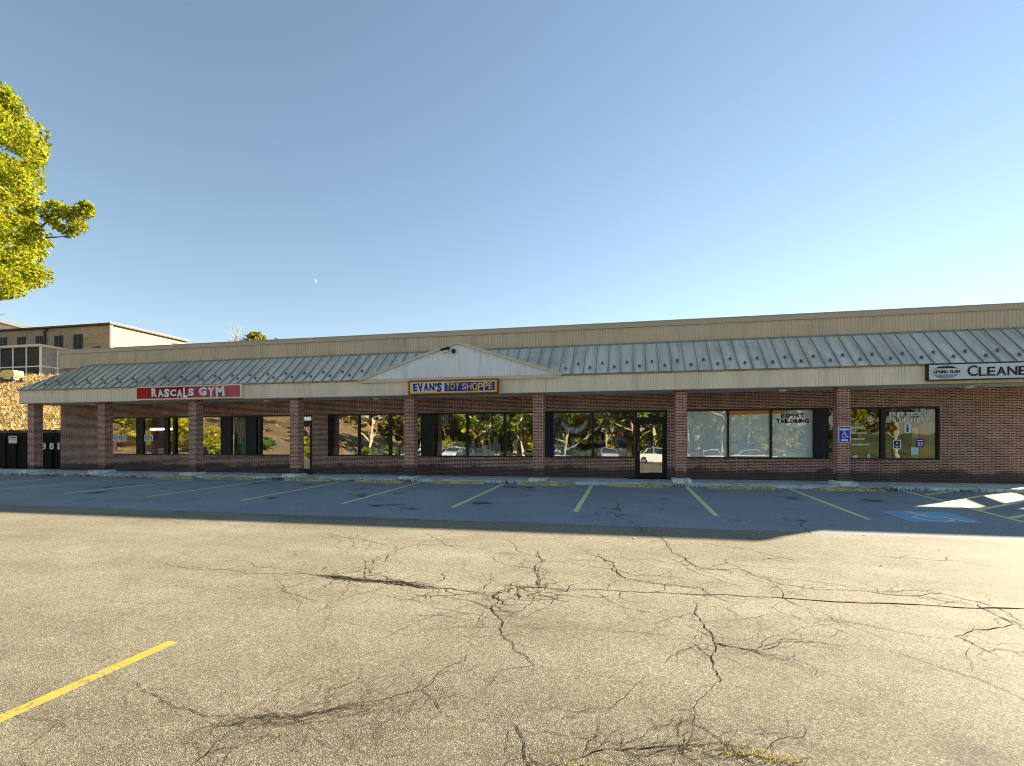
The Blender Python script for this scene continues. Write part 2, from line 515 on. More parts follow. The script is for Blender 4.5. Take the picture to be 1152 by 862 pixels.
# ------------------------------------------------------------------ parking lot
lot = MB()
xs = [-38 + .5 * i for i in range(167)]; ys = [-44 + .5 * j for j in range(94)]
for y in ys:
    for x in xs:
        lot.v.append((x, y, gz(x, y)))
w = len(xs)
for j in range(len(ys) - 1):
    for i in range(w - 1):
        lot.f.append((j * w + i, j * w + i + 1, (j + 1) * w + i + 1, (j + 1) * w + i))
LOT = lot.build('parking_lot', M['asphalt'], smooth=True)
tag(LOT, kind='structure')


def strip(mb, p0, p1, wd, lift=.004, seg=.5):
    """flat painted band between two ground points"""
    a, c = Vector(p0), Vector(p1); d = c - a; n = max(1, int(d.length / seg)); s = Vector((-d.y, d.x)).normalized() * wd / 2
    k = len(mb.v)
    for i in range(n + 1):
        q = a + d * (i / n)
        for e in (s, -s):
            mb.v.append((q.x + e.x, q.y + e.y, gz(q.x + e.x, q.y + e.y) + lift))
    for i in range(n):
        mb.f.append((k + 2 * i, k + 2 * i + 1, k + 2 * i + 3, k + 2 * i + 2))
    return mb


for p0, p1 in (((-16.63, -6.5), (-15.95, -2.5)), ((-13.36, -6.7), (-13.05, -2.2)), ((-10.1, -6.9), (-9.95, -2.2)), ((-7.06, -6.98), (-7.06, -1.95)),
               ((-4.09, -7.05), (-4.04, -1.95)), ((-1.12, -7.15), (-1.10, -2.0)), ((1.87, -7.2), (1.85, -1.85)), ((4.8, -7.1), (4.8, -1.85)),
               ((7.57, -6.9), (7.81, -1.85)), ((-20.04, -6.0), (-18.95, -2.5)), ((-23.1, -5.9), (-21.9, -2.4)), ((10.3, -7), (10.4, -1.9))):
    strip(MB(), p0, p1, .115).build('parking_line', M['stall_line'], LOT)
for p0, p1 in (((7.92, -2.76), (9.0, -1.84)), ((7.8, -4.03), (9.95, -2.1)), ((7.73, -5.29), (10.1, -3.2)), ((7.68, -6.35), (10.2, -4.3))):
    strip(MB(), p0, p1, .135).build('hatch_line', M['stall_line'], LOT)
o = strip(MB(), (-3.87, -15.08), (-4.02, -19.0), .112).build('parking_line', M['yellow_line'], LOT)
o['label'] = 'bright yellow stall line in the sunlit foreground'


def ring(c, r0, r1, a0, a1, n=20):
    p = [(c[0] + r1 * cos(a0 + (a1 - a0) * i / n), c[1] + r1 * sin(a0 + (a1 - a0) * i / n)) for i in range(n + 1)]
    q = [(c[0] + r0 * cos(a0 + (a1 - a0) * i / n), c[1] + r0 * sin(a0 + (a1 - a0) * i / n)) for i in range(n + 1)]
    return [[p[i], p[i + 1], q[i + 1], q[i]] for i in range(n)]


def bar2(p, q, w):
    a, b2 = Vector(p), Vector(q); s = (b2 - a).normalized(); n = Vector((-s.y, s.x)) * w / 2; e = s * w * .3
    return [tuple(a - e + n), tuple(a - e - n), tuple(b2 + e - n), tuple(b2 + e + n)]


def wheelchair():
    """the access symbol in a unit square, y up"""
    P = [[(.40 + .075 * cos(i * pi / 6), .90 + .075 * sin(i * pi / 6)) for i in range(12)]]
    P.append(bar2((.40, .78), (.43, .46), .10))
    P.append(bar2((.42, .64), (.62, .64), .07))
    P.append(bar2((.43, .44), (.66, .44), .09))
    P.append(bar2((.66, .44), (.78, .16), .09))
    P.append(bar2((.78, .14), (.90, .18), .08))
    P += ring((.44, .32), .20, .27, radians(115), radians(345), 18)
    return P


sq = [(5.5, -5.85), (6.85, -5.8), (6.78, -7.15), (5.46, -7.25)]
mb = MB(); k = 3
g_ = {}
for i in range(k + 1):
    for j in range(k + 1):
        u, v_ = i / k, j / k
        x = (sq[0][0] * (1 - u) + sq[1][0] * u) * (1 - v_) + (sq[3][0] * (1 - u) + sq[2][0] * u) * v_
        y = (sq[0][1] * (1 - u) + sq[1][1] * u) * (1 - v_) + (sq[3][1] * (1 - u) + sq[2][1] * u) * v_
        g_[i, j] = len(mb.v); mb.v.append((x, y, gz(x, y) + .004))
for i in range(k):
    for j in range(k):
        mb.f.append((g_[i, j], g_[i, j + 1], g_[i + 1, j + 1], g_[i + 1, j]))
SYM = mb.build('accessible_parking_symbol', M['blue_line'], LOT)
mb = MB()
for P_ in wheelchair():
    mb.poly([(5.52 + 1.3 * (1 - v_) * 0 + 1.28 * u, -7.2 + 1.36 * v_, gz(5.52 + 1.28 * u, -7.2 + 1.36 * v_) + .009) for u, v_ in P_])
mb.build('wheelchair_figure', M['white_line'], SYM)

# ------------------------------------------------------------------ cracks in the old lane
rc = random.Random(11)


def wander(pts, jit, it=3):
    pts = [Vector(p) for p in pts]
    for k in range(it):
        out = [pts[0]]
        for a, c in zip(pts, pts[1:]):
            d = c - a; n = Vector((-d.y, d.x))
            out += [(a + c) / 2 + n * rc.uniform(-jit, jit), c]
        pts = out
    return pts


def crack(mb, pts, w0, w1, lift=.004, rough=.5):
    k = len(mb.v); n = len(pts)
    for i, p in enumerate(pts):
        t = (pts[min(n - 1, i + 1)] - pts[max(0, i - 1)]); t = t.normalized() if t.length > 1e-6 else Vector((1, 0))
        s = Vector((-t.y, t.x)); f = i / max(1, n - 1)
        wd = .72 * (w0 + (w1 - w0) * f) * rc.uniform(1 - rough, 1 + rough) * .5 * min(1, .25 + 6 * min(f, 1 - f))
        for e in (s * wd, s * -wd):
            x, y = p.x + e.x, p.y + e.y
            mb.v.append((x, y, gz(x, y) + lift))
    for i in range(n - 1):
        mb.f.append((k + 2 * i, k + 2 * i + 1, k + 2 * i + 3, k + 2 * i + 2))


def crack_run(mb, pix, w0, w1, twigs=6, jit=.12, it=3):
    pts = wander([Vector(G(*p)) for p in pix], jit, it)
    crack(mb, pts, w0, w1)
    for t in range(twigs):
        i = rc.randrange(1, len(pts) - 1); d = (pts[i] - pts[i - 1])
        if d.length < 1e-5: continue
        d = d.normalized(); a = rc.choice((-1, 1)) * rc.uniform(.4, 1.2)
        d = Vector((d.x * cos(a) - d.y * sin(a), d.x * sin(a) + d.y * cos(a))); ln = rc.uniform(.15, .7)
        crack(mb, wander([pts[i], pts[i] + d * ln], .3, 3), min(w0, w1) * .6, .003)


long_c = MB()
crack_run(long_c, [(175, 630), (190, 636), (215, 640), (280, 646), (330, 645), (385, 651), (440, 656), (500, 662), (560, 670)], .006, .018, 10)
crack_run(long_c, [(555, 658), (600, 661), (680, 664), (760, 668), (880, 673), (1000, 679), (1152, 685), (1220, 688)], .014, .03, 14, .06)
crack_run(long_c, [(470, 671), (520, 669), (560, 667), (590, 660)], .014, .012, 4)
crack_run(long_c, [(180, 616), (260, 628), (340, 644), (420, 652)], .004, .008, 4)
long_c.build('crack', M['crack'], LOT)['label'] = 'long crack running along the drive lane'
mb = MB()
crack_run(mb, [(560, 668), (553, 684), (558, 692), (566, 700), (566, 716), (578, 730), (592, 738), (601, 756)], .014, .009, 6)
crack_run(mb, [(500, 672), (540, 680), (556, 687), (580, 690)], .014, .008, 3)
crack_run(mb, [(604, 618), (610, 632), (605, 648), (612, 662)], .014, .012, 6)
crack_run(mb, [(660, 622), (690, 634), (702, 650), (740, 657), (790, 662), (800, 670)], .014, .010, 9)
crack_run(mb, [(745, 618), (790, 640), (830, 640), (880, 658), (940, 664), (1060, 668), (1110, 680), (1150, 700)], .013, .013, 14)
crack_run(mb, [(780, 676), (788, 698), (802, 715), (806, 728), (802, 750), (812, 770)], .012, .010, 5)
crack_run(mb, [(803, 724), (820, 728), (855, 731)], .026, .008, 12, .2)
crack_run(mb, [(855, 731), (880, 722), (920, 722), (950, 727)], .010, .003, 3)
crack_run(mb, [(1100, 680), (1140, 702), (1152, 704)], .014, .012, 8)
crack_run(mb, [(1140, 702), (1095, 708), (1075, 716), (1105, 730), (1130, 742)], .014, .007, 10)
crack_run(mb, [(345, 640), (420, 632), (455, 616)], .006, .004, 4)
crack_run(mb, [(405, 628), (412, 640), (414, 652)], .007, .01, 3)
crack_run(mb, [(420, 668), (470, 676), (520, 690), (560, 698)], .005, .008, 5)
mb.build('crack', M['crack'], LOT)['label'] = 'short branching cracks across the drive lane'
mb = MB()      # wide broken-up run in the near left
crack_run(mb, [(130, 764), (158, 775), (185, 790), (218, 800), (250, 806), (290, 808), (330, 806), (380, 798), (430, 788), (474, 777), (490, 762), (500, 752), (524, 744), (526, 730)], .006, .007, 14)
for k in range(12):
    o_ = rc.uniform(-7, 7); q_ = rc.uniform(-7, 7)
    crack_run(mb, [(200 + k * 8, 826 - k * 2 + o_), (280 + k * 6, 812 + q_), (350 + k * 4, 803 + o_), (410 + rc.uniform(0, 60), 793 + q_)], .005, .003, 5, .2)
crack_run(mb, [(474, 777), (490, 790), (496, 806)], .009, .004, 5)
crack_run(mb, [(576, 812), (590, 836), (594, 870)], .010, .008, 8)
crack_run(mb, [(0, 796), (20, 806), (55, 811), (76, 819)], .007, .004, 4)
crack_run(mb, [(215, 862), (240, 840), (262, 820)], .010, .006, 8)
crack_run(mb, [(640, 858), (700, 844), (770, 838), (840, 848), (900, 866)], .010, .010, 22, .12)
for k in range(5):
    o_ = rc.uniform(-5, 5)
    crack_run(mb, [(690 + k * 9, 846 + o_), (770, 840 + o_), (850 - k * 5, 848 + rc.uniform(-5, 5))], .005, .004, 5, .2)
mb.build('crack', M['crack_fill'], LOT)['label'] = 'broken up asphalt cracks in the near foreground'
mb = MB()      # alligator patch beside the long crack
for k in range(46):
    px_ = rc.choice((rc.gauss(425, 45), rc.gauss(590, 35))); py_ = (652 + (px_ - 425) * .11 if px_ < 520 else 668) + rc.gauss(0, 5)
    p = Vector(G(px_, py_)); a = rc.uniform(-.5, .5) + rc.choice((0, pi, pi / 2)); ln = rc.uniform(.15, .6)
    crack(mb, wander([p, p + Vector((cos(a), sin(a))) * ln], .25, 3), .015, .005)
for k in range(9):
    o_ = rc.uniform(-2.2, 2.2)
    crack_run(mb, [(350 + k * 3, 647 + o_), (400, 652 + o_), (450, 656 + rc.uniform(-3, 3)), (500 - k * 3, 661 + o_)], .014, .016, 2, .12)
mb.build('crack', M['crack'], LOT)['label'] = 'crazed dark patch of fine cracks'
mb = MB()      # web of hairline cracks
rc = random.Random(17)
crack_run(mb, [(651, 618), (672, 624), (682, 633), (697, 649), (730, 656), (779, 661), (797, 668)], 0.009, 0.008, 5, .08)
crack_run(mb, [(683, 664), (691, 655), (700, 652)], 0.008, 0.006, 1, .08)
crack_run(mb, [(674, 667), (685, 676), (706, 685), (739, 690)], 0.011, 0.005, 4, .08)
crack_run(mb, [(742, 606), (767, 627), (785, 640)], 0.01, 0.006, 3, .08)
crack_run(mb, [(770, 702), (800, 716), (824, 719)], 0.007, 0.007, 4, .08)
crack_run(mb, [(776, 722), (791, 734), (803, 743)], 0.008, 0.008, 4, .08)
crack_run(mb, [(855, 729), (882, 719), (900, 720), (955, 728)], 0.006, 0.005, 5, .08)
crack_run(mb, [(603, 618), (610, 630), (606, 643), (607, 661), (606, 679)], 0.008, 0.006, 3, .08)
crack_run(mb, [(566, 691), (593, 694), (621, 679), (633, 665)], 0.008, 0.006, 4, .08)
crack_run(mb, [(730, 758), (691, 795), (651, 801), (615, 795)], 0.005, 0.004, 5, .08)
crack_run(mb, [(761, 807), (791, 819), (821, 843), (852, 861)], 0.007, 0.009, 6, .08)
crack_run(mb, [(812, 764), (785, 788), (779, 825), (773, 843)], 0.004, 0.004, 5, .08)
crack_run(mb, [(864, 650), (900, 653), (986, 665), (1107, 681)], 0.007, 0.008, 7, .08)
crack_run(mb, [(739, 690), (791, 700), (864, 691), (955, 700), (1077, 720)], 0.004, 0.005, 7, .08)
for k in range(60):
    px_ = rc.choice((rc.gauss(640, 160), rc.gauss(950, 130), rc.gauss(420, 130))); py_ = 612 + abs(rc.gauss(0, 1)) * 62
    if py_ > 850: continue
    p = Vector(G(px_, py_)); a = rc.choice((rc.gauss(0, .25), rc.gauss(pi / 2, .5), rc.gauss(2.3, .4))); ln = rc.uniform(.5, 2.2); q = p + Vector((cos(a), sin(a))) * ln
    if q.y > -9.5 or q.y < -16.5: continue
    w_ = rc.uniform(.005, .010) * (1.3 if p.y > -12.5 else .8)
    pp_ = wander([p, q], .13, 5); crack(mb, pp_, w_, w_ * .6)
    for t in range(rc.randrange(0, 4)):
        z_ = pp_[rc.randrange(3, len(pp_) - 2)]; a2 = a + rc.choice((-1, 1)) * rc.uniform(.5, 1.3)
        crack(mb, wander([z_, z_ + Vector((cos(a2), sin(a2))) * ln * rc.uniform(.2, .5)], .22, 4), w_ * .7, w_ * .3)
mb.build('crack', M['crack_fill'], LOT)['label'] = 'web of hairline cracks across the old lane'
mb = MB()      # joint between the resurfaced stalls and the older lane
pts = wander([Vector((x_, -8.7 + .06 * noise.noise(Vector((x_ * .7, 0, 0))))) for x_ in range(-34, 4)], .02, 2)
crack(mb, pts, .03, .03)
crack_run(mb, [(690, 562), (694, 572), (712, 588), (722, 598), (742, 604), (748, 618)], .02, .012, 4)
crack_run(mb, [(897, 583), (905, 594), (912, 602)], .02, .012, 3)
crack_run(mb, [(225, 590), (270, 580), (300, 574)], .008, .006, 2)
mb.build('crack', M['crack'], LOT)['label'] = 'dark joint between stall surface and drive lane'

# ------------------------------------------------------------------ land
def ss(t):
    t = min(1, max(0, t)); return t * t * (3 - 2 * t)


def land(x, y):
    n = noise.noise(Vector((x * .09, y * .09, 0))) * .5 + noise.noise(Vector((x * .35, y * .35, 5))) * .16
    # bank to the left and behind the shops
    left = max(0, -27 - x); k = ss((y + 1) / 4)
    bank = k * (.27 * (y - 1.5) + .22 * left) + (1 - k) * .24 * max(0, -38.5 - x)
    if x > -27:
        bank = ss((y - 15) / 12) * 6.3
    else:
        bank = bank * ss((-x - 26.2) / .8) + (1 - ss((-x - 26.2) / .8)) * ss((y - 15) / 12) * 6.3
    bank = min(6.35 + .03 * max(0, -x - 40), bank)
    front = 1.3 * ss((-44 - y) / 22) + .012 * max(0, -60 - y) * ss((-60 - y) / 40)
    right = 2 * ss((x - 46) / 20)
    inside = max(-38 - x, x - 45, -44 - y, (y - 2.5) if x < -26 else (y - 14.5))
    h = max(bank, 0) + front + right + n * ss(inside / 4) - .12
    base = -1.5 + ss((inside + .6) / .9) * 1.45
    if y < 0: base -= .4 * ss(-y / 20)
    return h + base


def axis(lo, hi, fine_lo, fine_hi, fs, cs):
    a = []; v = lo
    while v < hi:
        a.append(v)
        v += fs if fine_lo <= v < fine_hi else cs
    a.append(hi)
    return a


tx = axis(-420, 420, -75, 60, 1.0, 15); ty = axis(-320, 600, -75, 50, 1.0, 15)
tm = MB()
for y in ty:
    for x in tx:
        tm.v.append((x, y, land(x, y)))
w = len(tx)
for j in range(len(ty) - 1):
    for i in range(w - 1):
        tm.f.append((j * w + i, j * w + i + 1, (j + 1) * w + i + 1, (j + 1) * w + i))
tag(tm.build('hillside', M['ground'], smooth=True), kind='structure')

# ------------------------------------------------------------------ sidewalk
mb = MB()
xk = [-34 + i * .5 for i in range(109)]
prof = lambda x: [(-1.76 + .012 * noise.noise(Vector((x * 1.3, 1, 0))), -.16), (-1.74 + .02 * noise.noise(Vector((x * 1.7, 4, 0))), -.035 + .01 * noise.noise(Vector((x * 2, 9, 0)))), (-1.6, -.02), (.3, 0.0)]
for x in xk:
    for y, z in prof(x):
        mb.v.append((x, y, z))
for i in range(len(xk) - 1):
    for j in range(3):
        mb.f.append((i * 4 + j, (i + 1) * 4 + j, (i + 1) * 4 + j + 1, i * 4 + j + 1))
tag(mb.build('sidewalk', M['concrete']), kind='structure')

# ------------------------------------------------------------------ shopping plaza
XL, XR = -25.66, 12.55
FZ0, FZ1 = 2.98, 3.56
BLD = thing('shopping_plaza', (-7, 0, 0), 'long single storey brick shopping plaza with sloped metal canopy', 'building')
ZS, ZH = .71, 2.42
wins = [(117.5, 217.5), (223, 333.5), (368.6, 462), (464.5, 606), (608.5, 714), (765.5, 945), (950, 1057.5)]
doors = [(335, 351.5), (714.5, 750.5)]
openings = sorted([(X(a), X(b_), 'w') for a, b_ in wins] + [(X(a), X(b_), 'd') for a, b_ in doors])
wl = MB()
cur = XL
for x0, x1, kd in openings:
    wl.box(cur, x0, 0, .25, -.1, ZH)
    if kd == 'w':
        wl.box(x0, x1, 0, .25, -.1, ZS)
    cur = x1
wl.box(cur, XR, 0, .25, -.1, ZH)
wl.box(XL, XR, 0, .25, ZH, 4.7)
wl.box(XL, XL + .25, .25, 14, -.1, 4.7)
wl.box(XR - .25, XR, .25, 14, -.1, 4.7)
wl.box(XL + .25, XR - .25, 13.75, 14, -.1, 4.7)
# the wall carries on past a covered passage to the right of the picture
wl.box(15.3, 21, 0, .25, -.1, 4.4)
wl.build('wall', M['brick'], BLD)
for x0, x1, kd in openings:
    if kd == 'w':
        mb = MB(); n = int((x1 - x0) / .0708)
        for i in range(n):
            a = x0 + (x1 - x0) * i / n
            mb.box(a + .004, a + (x1 - x0) / n - .004, -.018, .2, ZS - .10, ZS + .004)
        mb.build('brick_sill', M['brick'], BLD)
MB().box(XL + .25, XR - .25, .25, 13.75, 4.45, 4.6).build('flat_roof', M['tar'], BLD)
# interior shells
mb = MB()
mb.box(XL + .25, XR - .25, 7.0, 7.1, 0, 2.95)
for px_ in (352.5, 757, ):
    mb.box(X(px_), X(px_) + .12, .26, 7.0, 0.01, 2.95)
mb.box(XL + .25, XR - .25, .25, 7.1, 2.95, 3.0)
mb.build('interior_wall', M['room'], BLD)
MB().box(XL + .25, XR - .25, .25, 7.1, -.05, .012).build('interior_floor', M['room_floor'], BLD)


def ribbed(mb, x0, x1, y, z0, z1, pitch=.1, depth=.014, top=None):
    """upright sheet with trapezoidal ribs, facing -y"""
    n = int((x1 - x0) / pitch); pp = []
    for i in range(n):
        a = x0 + (x1 - x0) * i / n; p = (x1 - x0) / n
        pp += [(a, y), (a + p * .55, y), (a + p * .65, y + depth), (a + p * .9, y + depth)]
    pp.append((x1, y))
    k = len(mb.v)
    for x, yy in pp:
        mb.v.append((x, yy, z0)); mb.v.append((x, yy, z1 if top is None else max(z0 + .001, top(x))))
    for i in range(len(pp) - 1):
        mb.f.append((k + 2 * i, k + 2 * i + 2, k + 2 * i + 3, k + 2 * i + 1))
    return mb


# parapet: tall over the shops, half a metre lower beyond the passage
STEP = 13.5
mb = MB()
ribbed(mb, XL, STEP, -.03, 4.7, 5.36, .105)
ribbed(mb, STEP, 21, -.03, 4.35, 4.72, .105)
mb.box(XL, STEP, .0, .2, 4.7, 5.36)
mb.box(STEP, 21, .0, .2, 2.98, 4.72)
mb.box(XR, STEP, .0, .2, 2.98, 4.7)
mb.box(XL, XL + .2, .2, 13.9, 4.7, 5.36)
mb.build('parapet', M['parapet'], BLD)
mb = MB()
mb.box(XL - .04, STEP + .04, -.07, .26, 5.362, 5.53)
mb.box(STEP + .041, 21, -.07, .26, 4.722, 4.87)
mb.box(XL - .05, STEP + .05, -.085, .27, 5.53, 5.555)
mb.box(XL - .04, XL + .26, .26, 13.9, 5.362, 5.53)
mb.build('parapet_cap', M['cap'], BLD)
# fascia
EX0, EX1, EY = -25.9, 21.0, -1.5
mb = MB()
ribbed(mb, EX0, EX1, EY, FZ0, FZ1 - .03, .082, .013)
mb.box(EX0 + .02, EX1, EY + .018, EY + .06, FZ0, FZ1 - .03)
mb.box(EX0, EX0 + .03, EY + .06, 0, FZ0, FZ1 - .03)
for i in range(14):
    a = EX0 + 1.9 + i * 3.05 + rc.uniform(-.02, .02)
    mb.box(a, a + .03, EY - .006, EY + .012, FZ0 + .002, FZ1 - .032)
mb.build('fascia', M['fascia'], BLD)
mb = MB()
mb.box(EX0 - .04, EX1, EY - .05, EY + .06, FZ1 - .028, FZ1 + .012)
mb.box(EX0 - .02, EX1, EY - .016, EY + .07, FZ0 - .022, FZ0 - .002)
mb.build('drip_edge', M['gutter'], BLD)
# soffit with shallow ribs
mb = MB()
mb.box(EX0 + .04, EX1, EY + .08, -.002, 3.0, 3.03)
n = int((EX1 - EX0) / .2)
for i in range(n):
    a = EX0 + .06 + i * .2
    mb.box(a, a + .035, EY + .09, -.004, 2.985, 2.999)
mb.build('soffit', M['soffit'], BLD)
# standing-seam canopy roof
RZ0, RZ1 = FZ1 + .01, 4.78
HIP = X(100)
GX0, GXP, GX1, GZP = -9.45, -5.80, -2.25, 4.78       # gable left foot, peak, right foot
mb = MB()
e0, e1 = Vector((EX0 - .05, EY - .06, RZ0)), Vector((EX1, EY - .06, RZ0))
mb.poly([e0, e1, (EX1, -.031, RZ1), (HIP, -.031, RZ1)])
mb.poly([e0, (HIP, -.031, RZ1), (EX0 - .05, -.031, RZ0 + .02)])
slope = Vector((0, 1.44, RZ1 - RZ0)); sn = Vector((0, -(RZ1 - RZ0), 1.44)).normalized()


def on_roof(x, t, up=0.0):
    return Vector((x, EY - .06, RZ0)) + slope * t + sn * up


PITCH = .405
sm_ = MB()
seams = [EX0 + .2 + PITCH * i for i in range(int((EX1 - EX0 - .3) / PITCH))]
for x in seams:
    t1 = min(1, (x - EX0) / (HIP - EX0))
    t0 = 0
    if GX0 < x < GX1:      # the little gable covers the lower part
        t0 = max(0, min((x - GX0) / (GXP - GX0), (GX1 - x) / (GX1 - GXP)) - .05)
    if t1 - t0 < .05: continue
    a, c = on_roof(x, t0, .016), on_roof(x, t1, .016)
    sm_.obox((a + c) / 2, (.011, 0, 0), (c - a) / 2, sn * .018)
hip_d = Vector((HIP, -.031, RZ1)) - e0
mb.tube([e0 + Vector((0, 0, .01)), e0 + hip_d + Vector((0, 0, .01))], .03, 6)
ROOF = mb.build('canopy_roof', M['roof'], BLD)
sm_.box(HIP, EX1, -.075, -.047, RZ1 - .05, RZ1 + .025)
sm_.build('roof_seams', M['seam'], ROOF)
k = 0
gproto = None
for i, x in enumerate(seams):
    xc = x + PITCH / 2; t = .30 if i % 2 else .16
    if GX0 - .1 < xc < GX1 + .1 or xc > 16.2 or xc < EX0 + .9: continue
    if gproto is None:
        g0 = MB()
        g0.obox(sn * .02, (.038, 0, 0), slope.normalized() * .045, sn * .006)
        g0.obox(sn * .04 + slope.normalized() * .03, (.038, 0, 0), slope.normalized() * .008, sn * .028)
        gproto = g0.build('snow_guard', M['roof_dark'], ROOF)
        gproto.data.transform(Matrix.Translation(BLD.location))
        gg = gproto
    else:
        gg = gproto.copy(); COL.objects.link(gg); gg.parent = ROOF
    p = on_roof(xc, t) - Vector(BLD.location)
    gg.location = p
# gable
mb = MB()
topf = lambda x: FZ1 + .012 + max(0, min((x - GX0) / (GXP - GX0), (GX1 - x) / (GX1 - GXP))) * (GZP - FZ1 - .06)
ribbed(mb, GX0, GX1, EY - .075, FZ1 + .012, 0, .12, .012, topf)
mb.prism([(GX0 + .1, EY - .055, FZ1 + .013), (GX1 - .1, EY - .055, FZ1 + .013), (GXP, EY - .055, GZP - .08)], (0, .04, 0))
GAB = mb.build('gable', M['siding'], BLD)
mb = MB()
for (xa, xb) in ((GX0 - .15, GXP), (GXP, GX1 + .15)):
    za, zb = (FZ1 + .0, GZP) if xb == GXP else (GZP, FZ1 + .0)
    d = Vector((xb - xa, 0, zb - za)); u = d.normalized(); nrm = Vector((-u.z, 0, u.x))
    a = Vector((xa, EY - .13, za)); c = Vector((xb, EY - .13, zb))
    mb.prism([a - nrm * .045, c - nrm * .045, c + nrm * .035, a + nrm * .035], (0, .05, 0))
mb.build('rake_trim', M['rake'], GAB)
mb = MB()
for (xa, za, xb, zb) in ((GX0 - .15, FZ1 + .02, GXP, GZP + .02), (GXP, GZP + .02, GX1 + .15, FZ1 + .02)):
    mb.prism([(xa, EY - .14, za), (xb, EY - .14, zb), (xb, EY - .14, zb + .03), (xa, EY - .14, za + .03)], (0, 1.45, 0))
mb.build('gable_roof', M['rake'], BLD)
mb = MB(); mb.box(GX0 - .1, GX1 + .1, EY - .06, EY - .004, FZ1 - .11, FZ1 + .03)
mb.build('gable_base_trim', M['rake'], BLD)

# columns
CW, CY = .36, -1.35
for cx, grime in ((-25.66, 0), (-21.82, 0), (-17.25, 0), (-12.62, 0), (-7.89, 0), (-3.14, 0), (1.56, 0), (6.28, 0), (12.62, 0)):
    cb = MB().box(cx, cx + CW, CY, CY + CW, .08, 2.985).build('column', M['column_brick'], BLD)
    pr = MB(); e = .10
    pts = [(cx - e, CY - .34), (cx + CW + e, CY - .34), (cx + CW + e, CY + CW + .06), (cx - e, CY + CW + .06)]
    top = [(cx - e + .03, CY - .22), (cx + CW + e - .03, CY - .22), (cx + CW + e - .03, CY + CW + .04), (cx - e + .03, CY + CW + .04)]
    n = len(pr.v)
    hb = .08 + rc.uniform(-.03, .04)
    pr.v += [(x, y, -.14) for x, y in pts] + [(x, y, hb - .025) for x, y in pts] + [(x, y, hb) for x, y in top]
    for r_ in (0, 4):
        for i in range(4):
            j = (i + 1) % 4
            pr.f.append((n + r_ + i, n + r_ + j, n + r_ + 4 + j, n + r_ + 4 + i))
    pr.f.append((n + 8, n + 9, n + 10, n + 11))
    pr.build('column_base', M['concrete_pier'], cb)

# windows: frame part, panes and dark panels as sub-parts
GYv = .10


def window(pa, pb, panes, panels, mat, cross=None):
    x0, x1 = X(pa), X(pb); fr = MB()
    fr.box(x0, x1, .03, .17, ZH - .06, ZH - .001); fr.box(x0, x1, .03, .17, ZS + .006, ZS + .06)
    fr.box(x0, x0 + .05, .03, .17, ZS + .06, ZH - .06); fr.box(x1 - .05, x1, .03, .17, ZS + .06, ZH - .06)
    edges = sorted([(X(a, .05), X(c, .05)) for a, c in panes + panels])
    cur = x0 + .05
    for a, c in edges:
        if a - cur > .012: fr.box(cur, a, .031, .165, ZS + .061, ZH - .061)
        cur = max(cur, c)
    if x1 - .05 - cur > .012: fr.box(cur, x1 - .05, .031, .165, ZS + .061, ZH - .061)
    w_ = fr.build('window', M['bronze'], BLD)
    for i, (a, c) in enumerate(panes):
        t1, t2 = rc.uniform(-.004, .004), rc.uniform(-.004, .004)
        xa, xc = X(a, .05), X(c, .05); mm = mat[i] if isinstance(mat, list) else mat
        pn = MB()
        if 'film' in mm.name:
            pn.prism([(xa, GYv, ZS + .06), (xc, GYv, ZS + .06), (xc, GYv, ZH - .06), (xa, GYv, ZH - .06)], (0, .012, 0))
        else:
            pn.poly([(xa, GYv + t1, ZS + .06), (xc, GYv - t1, ZS + .06), (xc, GYv + t2 - t1, ZH - .06), (xa, GYv + t1 + t2, ZH - .06)])
        pn.build('pane', mm, w_)
    for a, c in panels:
        MB().box(X(a, .05) + .002, X(c, .05) - .002, .045, .15, ZS + .062, ZH - .062).build('dark_panel', M['panel'], w_)
    return w_


window(117.5, 217.5, [(119.5, 153.6), (161, 185), (189.5, 194.5), (197.5, 215.5)], [(154.2, 160.4)], M['gym_glass'])
window(223, 333.5, [(225, 248.6), (260, 276.8), (288.3, 290.6), (293.6, 331)], [(249.2, 259.4), (277.4, 287.6)], M['gym_glass'])
window(368.6, 462, [(370.8, 402.6), (404.6, 437.2), (440, 460)], [], M['glass'])
window(464.5, 606, [(466, 473.6), (487, 524.6), (526.6, 566.6), (569, 604)], [(474.2, 486.4)], M['glass'])
window(608.5, 714, [(619.5, 665.6), (668, 712.5)], [(610.4, 618.8)], M['doll_glass'])
window(765.5, 945, [(767.5, 818), (820.2, 866), (868.6, 914.6), (932, 943.5)], [(915.2, 931.4)], [M['film'], M['film'], M['film'], M['cleaner_glass']])
window(950, 1057.5, [(952, 990.8), (996, 1055)], [], M['cleaner_glass'])
MB().box(X(932, .05), X(943, .05), .05, .14, .98, 1.1).build('sash_bar', M['bronze'], BLD)


